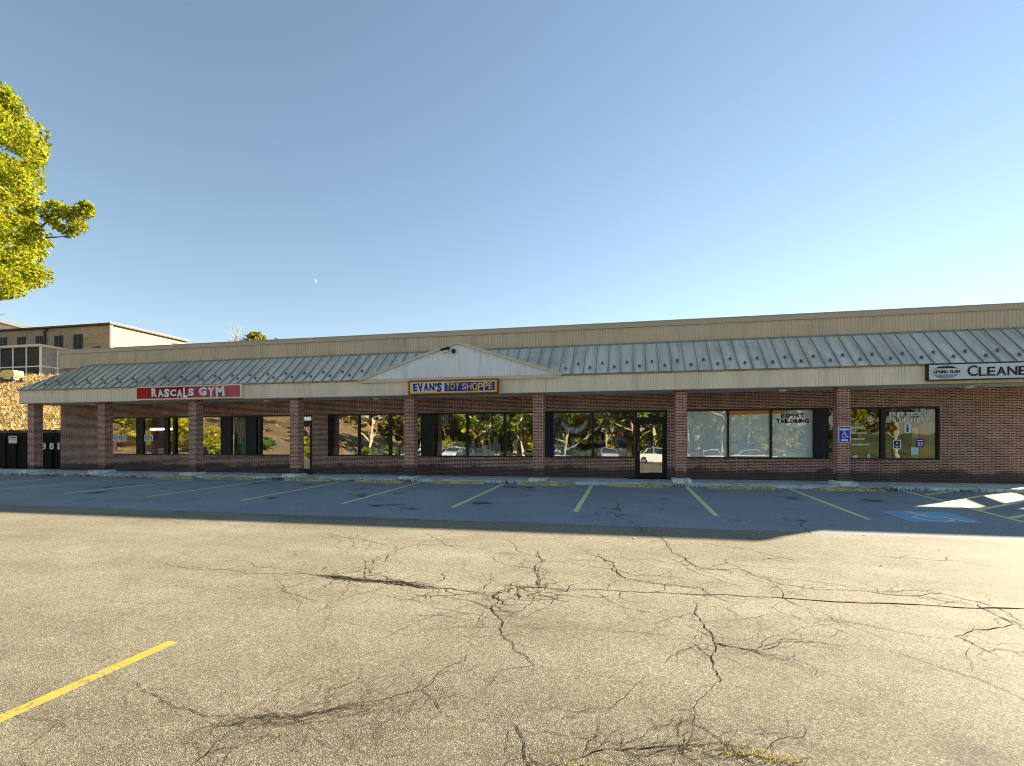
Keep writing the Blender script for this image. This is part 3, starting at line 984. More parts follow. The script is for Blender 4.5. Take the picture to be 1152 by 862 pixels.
def door(pa, pb, glass, label=None):
    x0, x1 = X(pa), X(pb); fr = MB(); zt = 2.36
    fr.box(x0, x0 + .07, .02, .16, .012, zt + .06); fr.box(x1 - .07, x1, .02, .16, .012, zt + .06)
    fr.box(x0 + .07, x1 - .07, .02, .16, zt - .02, zt + .06); fr.box(x0 + .07, x1 - .07, .02, .16, 2.03, 2.17)
    fr.box(x0 - .25, x1 + .12, -.30, .02, .002, .016)
    dr = fr.build('door', M['bronze'], BLD)
    lf = MB()
    lf.box(x0 + .075, x0 + .17, .05, .11, .03, 2.02); lf.box(x1 - .16, x1 - .075, .05, .11, .03, 2.02)
    lf.box(x0 + .17, x1 - .16, .05, .11, .03, .20); lf.box(x0 + .17, x1 - .16, .05, .11, 1.93, 2.02)
    lf.build('door_leaf', M['bronze'], dr)
    MB().poly([(x0 + .17, .08, .2), (x1 - .16, .082, .2), (x1 - .16, .08, 1.93), (x0 + .17, .079, 1.93)]).build('door_glass', glass, dr)
    MB().poly([(x0 + .07, .09, 2.17), (x1 - .07, .09, 2.17), (x1 - .07, .092, zt - .02), (x0 + .07, .092, zt - .02)]).build('transom_glass', glass, dr)
    hn = MB(); hn.tube([(x0 + .125, .045, .95), (x0 + .125, -.01, .97), (x0 + .125, -.01, 1.25), (x0 + .125, .045, 1.27)], .013, 8)
    hn.build('handle', M['rim'], dr)
    return dr


door(335, 351.5, M['gym_glass'])
door(714.5, 750.5, M['glass'])

# soffit lights
for p, q in ((300, 455), (423, 450), (880, 438), (1090, 433), (105, 459)):
    x = X(p, -.8); mb = MB()
    mb.lathe((x, -.8, 2.90), [(.09, 0), (.12, .03), (.13, .06), (.10, .085)], 14)
    mb.build('soffit_light', M['lamp'], BLD, smooth=True)
# floodlight and dome camera up in the gable
fy = EY - .09
x, z = X(502, fy), Z(502, 395, fy)
mb = MB(); mb.box(x - .10, x + .10, fy - .16, fy - .004, z - .05, z + .01)
FL = mb.build('floodlight', M['white'], GAB)
MB().obox((x + .01, fy - .13, z + .045), (.15, 0, .035), (0, .07, 0), (-.01, 0, .035)).build('floodlight_hood', M['black'], FL)
x, z = X(511, fy), Z(511, 395.5, fy)
mb = MB(); mb.ball((x, fy - .07, z), .075, .075, .08); mb.box(x - .03, x + .03, fy - .03, fy - .003, z - .03, z + .03)
mb.build('security_camera', M['black'], GAB, smooth=True)
# unseen slanted slabs added in the passage to shape the sun patches
mb = MB()
d0, d1 = Vector((12.62, .12, 1.35)), Vector((15.28, .12, 3.02)); u = (d1 - d0).normalized(); nn = Vector((-u.z, 0, u.x))
mb.obox((d0 + d1) / 2 + nn * .35, u * (d1 - d0).length / 2, (0, .05, 0), nn * .16)
mb.obox((d0 + d1) / 2 - nn * .95, u * (d1 - d0).length / 2 * .86, (0, .05, 0), nn * .62)
mb.build('sun_patch_slabs', M['bronze'], BLD)


# ------------------------------------------------------------------ lettering
def text_mesh(s, size, bold=0.0, depth=.012, shear=0.0, space=1.0):
    cu = bpy.data.curves.new('t', 'FONT'); cu.body = s; cu.size = size; cu.offset = bold
    cu.extrude = depth / 2; cu.shear = shear; cu.space_character = space; cu.resolution_u = 3
    ob = bpy.data.objects.new('t', cu); COL.objects.link(ob)
    bpy.context.view_layer.update()
    me = bpy.data.meshes.new_from_object(ob.evaluated_get(bpy.context.evaluated_depsgraph_get()))
    vs = [v.co.copy() for v in me.vertices]; fs = [tuple(p.vertices) for p in me.polygons]
    bpy.data.objects.remove(ob); bpy.data.curves.remove(cu); bpy.data.meshes.remove(me)
    return vs, fs


def lay(mb, vf, x0, x1, z0, z1, y, rot=0.0):
    """fit letters to the box x0..x1, z0..z1 on the upright plane y (facing -y)"""
    vs, fs = vf
    ax = min(v.x for v in vs); bx = max(v.x for v in vs); ay = min(v.y for v in vs); by = max(v.y for v in vs)
    n = len(mb.v); cxm, czm = (x0 + x1) / 2, (z0 + z1) / 2
    for v in vs:
        x = x0 + (v.x - ax) / (bx - ax) * (x1 - x0); z = z0 + (v.y - ay) / (by - ay) * (z1 - z0)
        if rot:
            dx, dz = x - cxm, z - czm; x, z = cxm + dx * cos(rot) - dz * sin(rot), czm + dx * sin(rot) + dz * cos(rot)
        mb.v.append((x, y - v.z, z))
    mb.f += [tuple(n + i for i in f) for f in fs]


def word(mb, s, x0, x1, z0, z1, y, bold=.02, jig=0.0, rnd=None, shear=0.0, heights=None):
    """letter by letter, widths in proportion, with an optional hand-cut wobble"""
    wd = {'I': .42, "'": .3, ' ': .55, 'M': 1.2, 'W': 1.25, 'L': .8, 'E': .85, 'F': .8, 'G': 1.1, 'O': 1.1, 'C': 1.05}
    tot = sum(wd.get(c, 1) for c in s); cur = x0; k = (x1 - x0) / tot
    for i, c in enumerate(s):
        a = wd.get(c, 1) * k
        if c != ' ':
            h = (heights[i] if heights else 1.0)
            zz0, zz1 = z0, z0 + (z1 - z0) * h
            if c == "'": zz0 = z0 + (z1 - z0) * .62
            r = 0
            if jig:
                r = rnd.uniform(-jig, jig); zz0 += rnd.uniform(-.1, .1) * (z1 - z0); zz1 += rnd.uniform(-.08, .06) * (z1 - z0)
            lay(mb, text_mesh(c, 1.0, bold, .012, shear), cur + a * .05, cur + a * .93, zz0, zz1, y, r)
        cur += a


# ------------------------------------------------------------------ signs
SY = EY - .02
# gym
x0, x1 = X(154, -1.6), X(272, -1.6); za, zb = 3.0, 3.535
S = thing('shop_sign', ((x0 + x1) / 2, SY, za), 'faded red sign with white hand cut letters reading RASCALS GYM', 'sign')
MB().box(x0 + .04, x1 - .04, SY - .115, SY - .003, za + .045, zb - .045).build('sign_face', M['sign_red'], S)
mb = MB()
mb.box(x0, x1, SY - .13, SY - .004, zb - .045, zb); mb.box(x0, x1, SY - .13, SY - .004, za, za + .045)
mb.box(x0, x0 + .04, SY - .13, SY - .004, za + .045, zb - .045); mb.box(x1 - .04, x1, SY - .13, SY - .004, za + .045, zb - .045)
mb.build('sign_frame', M['fascia'], S)
mb = MB(); rr = random.Random(5)
lz0, lz1 = za + .09, zb - .085
word(mb, 'RASCALS', X(170.5, -1.63), X(219, -1.63), lz0, lz1, SY - .122, .05, .10, rr, 0, [1, .84, .88, .92, .84, 1.05, .88])
mb.build('lettering', M['paper'], S); mb = MB()
word(mb, 'GYM', X(223.5, -1.63), X(253.5, -1.63), lz0 + .01, lz1 + .03, SY - .122, .055, .06, rr)
mb.build('lettering', M['paper'], S)
# toy shop
x0, x1 = X(460.6, -1.6), X(561, -1.6); za, zb = 2.965, 3.475
S = thing('shop_sign', ((x0 + x1) / 2, SY, za), 'yellow and blue sign reading EVANS TOY SHOPPE below the gable', 'sign')
MB().box(x0 + .045, x1 - .045, SY - .15, SY - .003, za + .045, zb - .045).build('sign_face', M['toy_yellow'], S)
mb = MB()
mb.box(x0, x1, SY - .17, SY - .004, zb - .045, zb); mb.box(x0, x1, SY - .17, SY - .004, za, za + .045)
mb.box(x0, x0 + .045, SY - .17, SY - .004, za + .045, zb - .045); mb.box(x1 - .045, x1, SY - .17, SY - .004, za + .045, zb - .045)
mb.build('sign_frame', M['toy_red'], S)
sy = SY - .152
MB().box(x0 + .11, x1 - .13, sy - .004, sy, za + .09, zb - .085).build('cream_panel', M['toy_cream'], S)
xm0, xm1 = X(500, -1.68), X(556.5, -1.68)
MB().box(xm0, xm1, sy - .009, sy - .0045, za + .105, zb - .10).build('blue_panel', M['toy_blue'], S)
mb = MB(); word(mb, "EVAN'S", X(464.5, -1.68), X(497.5, -1.68), za + .10, zb - .095, sy - .012, .045, .05, rr); mb.build('lettering', M['toy_blue'], S)
mb = MB(); xs_ = xm0 + .06 + (xm1 - xm0 - .12) * .335
word(mb, 'TOY', xm0 + .06, xs_ - .07, za + .135, zb - .125, sy - .016, .012, .06, rr); mb.build('lettering', M['toy_yellow'], S); mb = MB()
word(mb, 'SHOPPE', xs_, xm1 - .06, za + .135, zb - .125, sy - .016, .012, .06, rr)
mb.build('lettering', M['toy_yellow'], S)
# cleaners (runs on past the edge of the picture)
x0 = X(1042.5, -1.6); x1 = x0 + 3.2; za, zb = 3.06, 3.545
S = thing('shop_sign', ((x0 + x1) / 2, SY, za), 'pale grey sign with black letters reading SPRING GLEN CLEANERS', 'sign')
MB().box(x0 + .03, x1 - .03, SY - .135, SY - .003, za + .03, zb - .03).build('sign_face', M['clean_face'], S)
mb = MB()
mb.box(x0, x1, SY - .14, SY - .004, zb - .03, zb); mb.box(x0, x1, SY - .14, SY - .004, za, za + .03)
mb.box(x0, x0 + .03, SY - .14, SY - .004, za + .03, zb - .03); mb.box(x1 - .03, x1, SY - .14, SY - .004, za + .03, zb - .03)
mb.build('sign_frame', M['bronze'], S)
sy = SY - .137; lx0, lx1 = X(1047, -1.65), X(1081, -1.65); lc = (lx0 + lx1) / 2; lr = (lx1 - lx0) / 2; zc = (za + zb) / 2


def ell(mb, cx, cz, rx, rz, y, th, a0=0, a1=2 * pi, n=40):
    for i in range(n):
        p = a0 + (a1 - a0) * i / n; q = a0 + (a1 - a0) * (i + 1) / n
        mb.prism([(cx + rx * cos(p), y, cz + rz * sin(p)), (cx + rx * cos(q), y, cz + rz * sin(q)),
                  (cx + (rx - th) * cos(q), y, cz + (rz - th) * sin(q)), (cx + (rx - th) * cos(p), y, cz + (rz - th) * sin(p))], (0, -.004, 0))


mb = MB(); ell(mb, lc, zc, lr * .86, .185, sy, .012); LG = mb.build('logo', M['ink'], S)
mb = MB(); mb.prism([(lc + lr * .7 * cos(a), sy - .001, zc - .075 + .085 * sin(a)) for a in [pi + pi * i / 14 for i in range(15)]], (0, -.004, 0)); mb.build('logo_swoosh', M['logo_blue'], LG)
mb = MB(); mb.prism([(lc + lr * .62 * cos(a), sy - .001, zc + .105 + .055 * sin(a)) for a in [pi * i / 14 for i in range(15)]], (0, -.004, 0)); mb.build('logo_cap', M['ink'], LG)
mb = MB(); mb.box(lx0, lx1, sy - .008, sy - .003, zc - .082, zc + .088); mb.build('logo_bar', M['pink'], LG)
mb = MB(); mb.box(lx0 + .014, lx1 - .014, sy - .011, sy - .0085, zc - .068, zc + .074); mb.build('logo_field', M['paper'], LG)
mb = MB(); word(mb, 'SPRING GLEN', lx0 + .05, lx1 - .04, zc - .045, zc + .05, sy - .018, .02); mb.build('logo_lettering', M['ink'], LG)
mb = MB(); xa = X(1087.5, -1.65)
word(mb, 'CLEANERS', xa, xa + 1.97, za + .105, za + .355, sy - .008, .012, heights=[1.22, 1, 1, 1, 1, 1, 1, 1])
mb.build('lettering', M['ink'], S)
# accessible sign on its column
fy = CY - .004
x0, x1 = X(943.2, fy), X(956.8, fy); za, zb = Z(950, 498.6, fy), Z(950, 479.6, fy)
S = thing('parking_sign', ((x0 + x1) / 2, fy, za), 'blue accessible parking sign with white wheelchair mark on brick column', 'sign')
rx = .03
mb = MB()
out = [(x0 + rx, za), (x1 - rx, za), (x1, za + rx), (x1, zb - rx), (x1 - rx, zb), (x0 + rx, zb), (x0, zb - rx), (x0, za + rx)]
mb.prism([(x, fy, z) for x, z in out], (0, -.006, 0)); mb.build('sign_plate', M['paper'], S)
i_ = .022
mb = MB(); mb.prism([(min(max(x, x0 + i_), x1 - i_), fy - .0065, min(max(z, za + i_), zb - i_)) for x, z in out], (0, -.003, 0)); mb.build('sign_face', M['sign_blue'], S)
mb = MB(); W_ = x1 - x0
for P_ in wheelchair():
    mb.prism([(x0 + W_ * (.16 + .72 * u), fy - .0098, za + .14 + .29 * v_) for u, v_ in P_], (0, -.002, 0))
mb.box(x0 + .04, x1 - .04, fy - .012, fy - .0098, zb - .125, zb - .07)
mb.box(x0 + .07, x1 - .07, fy - .012, fy - .0098, za + .06, za + .115)
mb.build('wheelchair_mark', M['paper'], S)

# ------------------------------------------------------------------ window lettering and stickers (inside the panes' face)
def on_glass(name, label, cat, mk, mat, group=None, y=None):
    mb = MB(); mk(mb)
    c = Vector((sum(v[0] for v in mb.v) / len(mb.v), min(v[1] for v in mb.v), min(v[2] for v in mb.v)))
    return tag(mb.build(name, mat, None, c), label, cat, group)


gy = GYv - .012


def mk(mb):
    word(mb, 'EXPERT', X(879, .05), X(905, .05), Z(890, 469.9, 0), Z(890, 465.2, 0), gy, .035)
    word(mb, 'TAILORING', X(873.5, .05), X(911, .05), Z(890, 475.9, 0), Z(890, 471.2, 0), gy, .035)


on_glass('window_lettering', 'black window lettering reading EXPERT TAILORING on pale film', 'lettering', mk, M['ink'])


def mk(mb):
    word(mb, 'FREE PICK UP', X(1001, .05), X(1050, .05), Z(1020, 468.4), Z(1020, 463.4), gy, .03)
    word(mb, '& DELIVERY', X(1004.5, .05), X(1046, .05), Z(1020, 474.8), Z(1020, 469.9), gy, .03)


M['glass_letter'] = plain('silver_lettering', (.80, .82, .80), .5, .05)
on_glass('window_lettering', 'silver window lettering reading FREE PICK UP & DELIVERY', 'lettering', mk, M['glass_letter'])


def rect(pa, qa, pb, qb, y=gy, th=.006):
    def f(mb):
        mb.box(X(pa, .05), X(pb, .05), y - th, y, Z((pa + pb) / 2, qb), Z((pa + pb) / 2, qa))
    return f


M['faint_letter'] = plain('worn_white_lettering', (.70, .75, .70), .6, .2, 30)
TL = thing('window_lettering', (X(969), gy, Z(969, 501)), 'rows of worn white lettering low on cleaners window beside column', 'lettering')
rl = random.Random(3)
for q, n in ((481.6, 6), (487.5, 6), (494, 5), (500.3, 8)):
    a = 958.4; mb = MB()
    for i in range(n):
        b_ = a + rl.uniform(1.8, 3.6)
        rect(a, q - rl.uniform(.7, 1.2), min(b_, 981), q + rl.uniform(.5, .9))(mb); a = b_ + .25
        if a > 979: break
    mb.build('text_line', M['faint_letter'], TL)


def mk(mb):
    mb.prism([(X(962.6, .05) + .07 * cos(i * pi / 8), gy, Z(962, 514.6) + .07 * sin(i * pi / 8)) for i in range(16)], (0, -.006, 0))


on_glass('window_sticker', 'round white sticker at the bottom of the cleaners window', 'sticker', mk, M['paper'])
on_glass('window_sticker', 'small pale square sticker beside round white one', 'sticker', rect(975.6, 511, 979.6, 516.4), M['sky_card'])
x0, x1 = 1018, 1025
nt_ = thing('window_notice', (X(1021.5), gy, Z(1021, 487.4)), 'white notice with black figure taped to cleaners window', 'notice')
m1 = MB(); rect(1018, 476.2, 1025.2, 487.4)(m1); m1.build('notice_sheet', M['paper'], nt_)
m1 = MB(); m1.prism([(X(1021.4, .05) + .035 * cos(i * pi / 6), gy - .0065, Z(1021, 478.6) + .03 * sin(i * pi / 6)) for i in range(12)], (0, -.002, 0)); rect(1020.3, 480.2, 1022.6, 486, gy - .0065, .002)(m1); m1.build('notice_figure', M['ink'], nt_)
st = thing('window_sticker', (X(1009.5), gy, Z(1009, 505.2)), 'dark square sticker with white rounded border on cleaners window', 'sticker')
m1 = MB(); rect(1005, 494.8, 1014.2, 505.2)(m1); m1.build('sticker_border', M['paper'], st)
m1 = MB(); rect(1006.2, 496, 1013, 504, gy - .0065, .002)(m1); m1.build('sticker_face', M['ink'], st)
m1 = MB(); cx_, cz_ = X(1009.6, .05), Z(1009, 500.6)
m1.prism([(cx_ - .09, gy - .009, cz_ - .01), (cx_, gy - .009, cz_ - .09), (cx_ + .09, gy - .009, cz_ - .01), (cx_, gy - .009, cz_ - .04)], (0, -.002, 0))
m1.prism([(cx_ + .035 * cos(i * pi / 6), gy - .009, cz_ + .055 + .03 * sin(i * pi / 6)) for i in range(12)], (0, -.002, 0)); m1.build('sticker_emblem', M['paper'], st)
st = thing('window_sticker', (X(1035), gy, Z(1035, 503.4)), 'blue square sticker with white emblem on cleaners window', 'sticker')
m1 = MB(); rect(1031.4, 493.6, 1040, 503.4)(m1); m1.build('sticker_face', M['toy_blue'], st)
m1 = MB(); rect(1032.4, 495.2, 1039, 496.2, gy - .0065, .002)(m1); rect(1033, 498, 1035.4, 500, gy - .0065, .002)(m1); rect(1036.4, 498, 1038.6, 500, gy - .0065, .002)(m1); rect(1033, 501.2, 1038.4, 502, gy - .0065, .002)(m1); m1.build('sticker_emblem', M['paper'], st)
on_glass('window_notice', 'pale blue paper square below the yellow post in cleaners window', 'notice', rect(1025.2, 503.2, 1034, 511.8), M['sky_card'])


def block(x0, x1, y0, y1, z0, z1):
    return MB().box(x0, x1, y0, y1, z0, z1)


# cleaners interior
x = X(1029, .32)
tag(block(x - .085, x + .085, .27, .42, .012, 1.75).build('wooden_post', M['wood'], None, (x, .32, .012)), 'pale yellow wooden post standing inside cleaners window', 'post')
for i, (p, mt, lb) in enumerate(((1040, 'cloth_orange', 'long orange garment on a hanger in the cleaners'), (1048, 'beige_vinyl', 'cream garment hanging beside orange one in cleaners'), (1045, 'green_vinyl', 'narrow green garment bag hanging in the cleaners'))):
    y = .32 + .1 * i; x = X(p, y); mb = MB()
    wv = .13 if i != 2 else .06
    mb.prism([(x - wv, y, .75), (x + wv, y, .75), (x + wv * .9, y, 1.8), (x + .03, y, 1.95), (x - .03, y, 1.95), (x - wv * .9, y, 1.8)], (0, .07, 0))
    mb.tube([(x, y + .03, 1.94), (x, y + .03, 2.05)], .008, 6)
    tag(mb.build('garment', M[mt], None, (x, y, .75)), lb, 'garment')
x0, x1 = X(1034, .45), X(1053.5, .45)
tag(MB().tube([(x0, 0.46, 2.05), (x1, 0.46, 2.05)], .02, 8).tube([(x0, 0.46, 2.05), (x0, 0.46, .012)], .02, 8).tube([(x1, 0.46, 2.05), (x1, 0.46, .012)], .02, 8).build('garment_rail', M['rim'], None, (x0, .46, .012)), 'metal garment rail inside the cleaners window', 'rail')
x = X(1010, 2.4)
ct = thing('shop_counter', (x, 2.4, .012), 'dark shop counter inside the cleaners', 'counter')
block(x - 1.1, x + 1.1, 2.1, 2.7, .012, .95).build('cabinet', M['panel'], ct); block(x - 1.15, x + 1.15, 2.05, 2.75, .951, 1.0).build('counter_top', M['wood'], ct)
# banner behind the film
x0, x1 = X(816, .08), X(893, .08)
o = MB(); o.prism([(X(817, .08), gy - .001, ZH - .07), (X(883, .08), gy - .001, ZH - .07), (X(883, .08), gy - .001, ZH - .19), (X(866, .08), gy - .001, ZH - .16), (X(820, .08), gy - .001, ZH - .21), (X(817, .08), gy - .001, ZH - .21)], (0, -.004, 0))
tag(o.build('banner', M['orange'], None, (x0, gy, ZH - .2)), 'orange banner strip across the top of the tailoring windows', 'banner')
on_glass('window_sticker', 'small sky blue sticker beside orange banner strip', 'sticker', rect(883.6, 460, 887.4, 463.6), plain('sky_blue_sticker', (.12, .45, .72), .5))
x0, x1 = X(820.5, .3), X(866, .3)
on_glass('window_strip', 'thin yellow green strip along the sill of tailoring window', 'strip', rect(820.6, 513.6, 866, 515.2), M['leaf_yellow'])

# ------------------------------------------------------------------ gym window contents
for i, (p, lb) in enumerate(((127.5, 'leftmost of three white number cards in the gym window'), (133.2, 'middle one of three white number cards in gym window'), (139, 'rightmost of three white number cards in the gym window'),
                              (163.5, 'left one of the pair of white cards in gym window'), (169, 'right one of the pair of white cards in gym window'))):
    c_ = thing('number_card', (X(p), gy, Z(p, 496.5)), lb, 'card', 'white number cards in the gym window')
    m1 = MB(); rect(p - 2.1, 489.3, p + 2.3, 496.5)(m1); m1.build('card', M['paper'], c_)
    m1 = MB(); xa, za_ = X(p + .1, .05), Z(p, 492.6); ell(m1, xa, za_ + .03, .045, .05, gy - .0065, .02, n=12); m1.box(xa + .02, xa + .05, gy - .009, gy - .0065, za_ - .09, za_); m1.build('numeral', M['ink'], c_)
on_glass('window_notice', 'pink and white paper cutout low beside gym column', 'notice', rect(125.2, 497.5, 130.4, 508), M['pink_toy'])
for a, q0, c, mt, lb in ((142.5, 503.4, 151.5, 'beige_vinyl', 'cream box on the gym window sill left of the dark post'), (164.5, 505.5, 174, 'lilac', 'lilac box on the gym window sill'),
                         (180.5, 504, 187, 'paper', 'white box on gym sill beside the dark mullion'), (190.2, 504.3, 194.2, 'sky_card', 'pale blue box in the narrow gym pane'), (125.5, 509.2, 141, 'paper', 'low white box in the corner of the gym sill'),
                         (203, 505, 208, 'lilac', 'small lilac box by the second gym column'), (288.6, 508, 290.5, 'paper', 'tiny white box behind narrow gym pane')):
    x0, x1 = X(a, .4), X(c, .4)
    bx = thing('cardboard_box', ((x0 + x1) / 2, .45, .76), lb, 'box')
    z1 = max(.86, Z(a, q0, .4))
    block(x0, x1, .25, .55, .76, z1 - .03).build('carton', M[mt], bx)
    block(x0 - .01, x1 + .01, .24, .56, z1 - .029, z1).build('lid', M[mt], bx)
x0, x1 = X(170, 2.2), X(196, 2.2)
tl = thing('tube_light', ((x0 + x1) / 2, 2.2, 2.75), 'white tube light hanging inside the gym', 'light')
z = Z(180, 483, 2.2)
tl.location = ((x0 + x1) / 2, 2.2, z)
MB().tube([(x0, 2.2, z), (x1, 2.2, z)], .035, 10).build('tube', emit('lit_tube', (1, .97, .9), 8), tl)
MB().box(x0 - .03, x1 + .03, 2.14, 2.26, z + .04, z + .09).build('fixture', M['white'], tl)
sh = MB(); sh.box(X(118), X(216), .26, .62, .70, .755).build('window_shelf', M['room'], BLD)
MB().box(X(224), X(332), .26, .62, .70, .755).build('window_shelf', M['room'], BLD)
MB().box(X(370), X(461), .26, .95, .66, .715).build('window_shelf', M['white'], BLD)
MB().box(X(465), X(605), .26, .95, .66, .715).build('window_shelf', M['white'], BLD)
MB().box(X(610), X(713), .26, .95, .66, .715).build('window_shelf', M['white'], BLD)
# green mats
y = .24
xa, xb = X(228, y), X(250, y)
t_ = thing('gym_mat', ((xa + xb) / 2, y, .012), 'green padded gym mat with dark arched top', 'mat')
block(xa, xb, y, y + .5, .012, 1.28).build('pad', M['green_vinyl'], t_)
mb = MB(); mb.prism([(xa + (xb - xa) * i / 10, y - .002, 1.283 + .32 * sin(pi * (.15 + .55 * i / 10))) for i in range(11)] + [(xb, y - .002, 1.283), (xa, y - .002, 1.283)], (0, .5, 0)); mb.build('arched_top', M['panel'], t_)
xa, xb = X(265, y), X(280, y)
mb = MB(); mb.prism([(xa, y, .012), (xb, y, .012), (xb, y, 1.52), (xa, y, 1.05)], (0, .6, 0))
tag(mb.build('gym_mat', M['green_vinyl'], None, ((xa + xb) / 2, y, .012)), 'bright green wedge shaped gym mat with sloping top', 'mat')
xa, xb = X(289, .3), X(306, .3)
tag(block(xa, xb, .3, .9, .012, 1.5).build('gym_mat', M['green_vinyl'], None, ((xa + xb) / 2, .3, .012)), 'square green gym mat next to white stacked mat', 'mat')
xa, xb = X(307, .3), X(313, .3); xc = X(333, .3)
t_ = thing('gym_mat', ((xa + xc) / 2, .3, .012), 'tall white and cream gym mat by the brick column', 'mat')
block(xa, xb, .27, .8, .012, 1.62).build('white_pad', M['grey_blue'], t_); block(xb + .003, xc, .3, .8, .012, 1.52).build('cream_pad', M['beige_vinyl'], t_)
xa, xb = X(296, 1.8), X(306, 1.8)
tag(block(X(299), X(306), .62, .75, .76, 1.5).build('foam_block', M['panel'], None, (X(302), .7, .76)), 'dark foam block between green mat and white mat', 'foam block')
for p0, p1, lb in ((233, 243, 'white leaning tube standing in for a reflection by green arched mat'), (272, 278, 'white leaning tube standing in for a reflection by wedge mat')):  # white tubes stand in for slanting reflections on the gym glass
    a = Vector((X(p0 - 4, 1.5), 1.5, .012)); c = Vector((X(p1, 1.5), 1.5, 2.5))
    tag(MB().tube([a, c], .035, 8).build('reflection_tube', M['white'], None, a), lb, 'pole')
xa = X(261.2, .7)
tag(block(X(260.4, .5), X(264.6, .5), .45, .6, .76, 1.7).build('padded_roll', M['grey_blue'], None, (X(262), .5, .76)), 'grey blue padded roll standing left of wedge mat', 'gym roll')
mb = MB(); x = X(283, .02); mb.lathe((x, .0, .717), [(.05, 0), (.055, .03), (.055, .26), (.025, .31), (.022, .36)], 12)

# ------------------------------------------------------------------ toy shop window contents
def boxtoy(p0, p1, q0, q1, y, mt, name, label, cat='toy box', lid=None):
    x0, x1 = X(p0, y), X(p1, y); pm = (p0 + p1) / 2
    z0, z1 = .717, Z(pm, q0, y)
    t = thing(name, ((x0 + x1) / 2, y, z0), label, cat)
    block(x0, x1, y - .11, y + .12, z0, z1 - .03).build('carton', M[mt], t)
    block(x0 - .008, x1 + .008, y - .128, y + .128, z1 - .03, z1).build('lid', M[lid or mt], t)
    return t


boxtoy(493, 505, 499, 515, .30, 'lilac', 'toy_box', 'lilac toy box just right of the dark panel', lid='paper')
boxtoy(507, 522, 496.5, 515, .30, 'paper', 'toy_box', 'large white toy box left of the first mullion')
boxtoy(529, 536, 499, 515, .30, 'grey_blue', 'toy_box', 'grey blue toy box just right of the mullion')
boxtoy(543, 550, 501, 515, .30, 'paper', 'toy_box', 'narrow white toy box beside the doll with orange top')
boxtoy(552, 564, 500, 515, .30, 'lilac', 'toy_box', 'wide lilac toy box left of the second mullion', lid='sky_card')
boxtoy(572, 600, 510, 515, .30, 'sky_card', 'toy_box', 'long low pale blue box beside the brick column')
boxtoy(388, 400, 504.5, 515, .30, 'lilac', 'toy_box', 'lilac toy box low in the left toy shop window')
boxtoy(419, 432, 504, 515, .30, 'paper', 'toy_box', 'white toy box in the middle pane of left toy window')
boxtoy(441, 450, 499, 515, .30, 'pink_toy', 'toy_box', 'pale pink toy box left of the brick column')
boxtoy(621, 641, 500, 516, .30, 'sky_card', 'toy_box', 'pale turquoise display box below white moon')
boxtoy(672, 704.5, 504.5, 516, .30, 'lilac', 'display_box', 'pale blue and lilac display box carrying four dolls', 'display box', lid='sky_card')
on_glass('poster', 'pale blue poster hanging high in the toy shop window', 'poster', rect(497.5, 465.5, 503.5, 477, GYv + .06, .006), M['sky_card'])
on_glass('window_strip', 'tall blue strip at the edge of the doll window', 'strip', rect(619.6, 464, 623.4, 515, GYv + .05, .006), M['blue'])
# parasol toy
x, y = X(389, .5), .5; z = Z(389, 486, y)
t_ = thing('toy_parasol', (x, y, .717), 'small yellow toy parasol on a stick', 'toy parasol')
mb = MB(); mb.lathe((x, y, z - .05), [(.24, 0), (.20, .06), (.11, .11), (.01, .13)], 12); mb.build('canopy', M['yellow'], t_)
MB().tube([(x, y, .717), (x, y, z)], .012, 6).build('stick', M['wood'], t_)
# crescent moon hanging
y = .17; cx_, cz_ = X(646, y), Z(646, 472, y)
mb = MB(); n = 22; ro, ri = .50, .42; pp = []
for i in range(n + 1):
    a = radians(195) + radians(150) * i / n
    pp.append((cx_ + ro * cos(a), y, cz_ + ro * sin(a)))
for i in range(n, -1, -1):
    a = radians(200) + radians(140) * i / n
    pp.append((cx_ + ri * cos(a), y, cz_ + .09 + ri * sin(a) * .98))
for i in range(n):
    mb.prism([pp[i], pp[i + 1], pp[2 * n - i], pp[2 * n + 1 - i]], (0, .08, 0))
t_ = thing('hanging_moon', (cx_, y, cz_ - .5), 'big white crescent moon hanging in the toy shop window', 'decoration')
mb.build('crescent', plain('white_foam', (.78, .78, .86), .6, .04), t_)
MB().tube([pp[1], (pp[1][0], y, 2.36)], .006, 5).tube([pp[n - 1], (pp[n - 1][0], y, 2.36)], .006, 5).build('string', M['paper'], t_)
# white rabbit-like lump under the moon: generic snowy mound of plush
x, z = X(652, .6), .717
rr2 = random.Random(9); mb = MB()
for i in range(16):
    mb.ball((x + rr2.uniform(-.42, .42), .62 + rr2.uniform(-.12, .12), .74 + rr2.uniform(.0, .26)), rr2.uniform(.10, .2), .12, rr2.uniform(.09, .15), 10, 6)
tag(mb.build('plush_pile', M['paper'], None, (x, .6, .717), True), 'heap of white plush toys below hanging moon', 'plush toys')
mb = MB(); x = X(645, .5); mb.ball((x, .5, 1.12), .13, .11, .12); mb.ball((x, .5, 1.31), .09, .09, .1); mb.ball((x - .06, .5, 1.42), .03, .02, .06); mb.ball((x + .06, .5, 1.42), .03, .02, .06)
tag(mb.build('plush_toy', M['paper'], None, (x, .5, 1.0), True), 'small white plush animal sitting on the plush heap', 'plush toy')
for p, q, mt, lb in ((641, 468, 'red', 'round red balloon above the crescent moon'), (650.5, 469, 'orange', 'small orange balloon right of the red balloon')):
    y = .6; x, z = X(p, y), Z(p, q, y)
    t_ = thing('balloon', (x, y, z - .15), lb, 'balloon')
    MB().ball((x, y, z), .10, .10, .12, 14, 9).build('balloon_skin', M[mt], t_, smooth=True)
    MB().tube([(x, y, z + .11), (x + .01, y, 2.38)], .005, 5).build('string', M['paper'], t_)


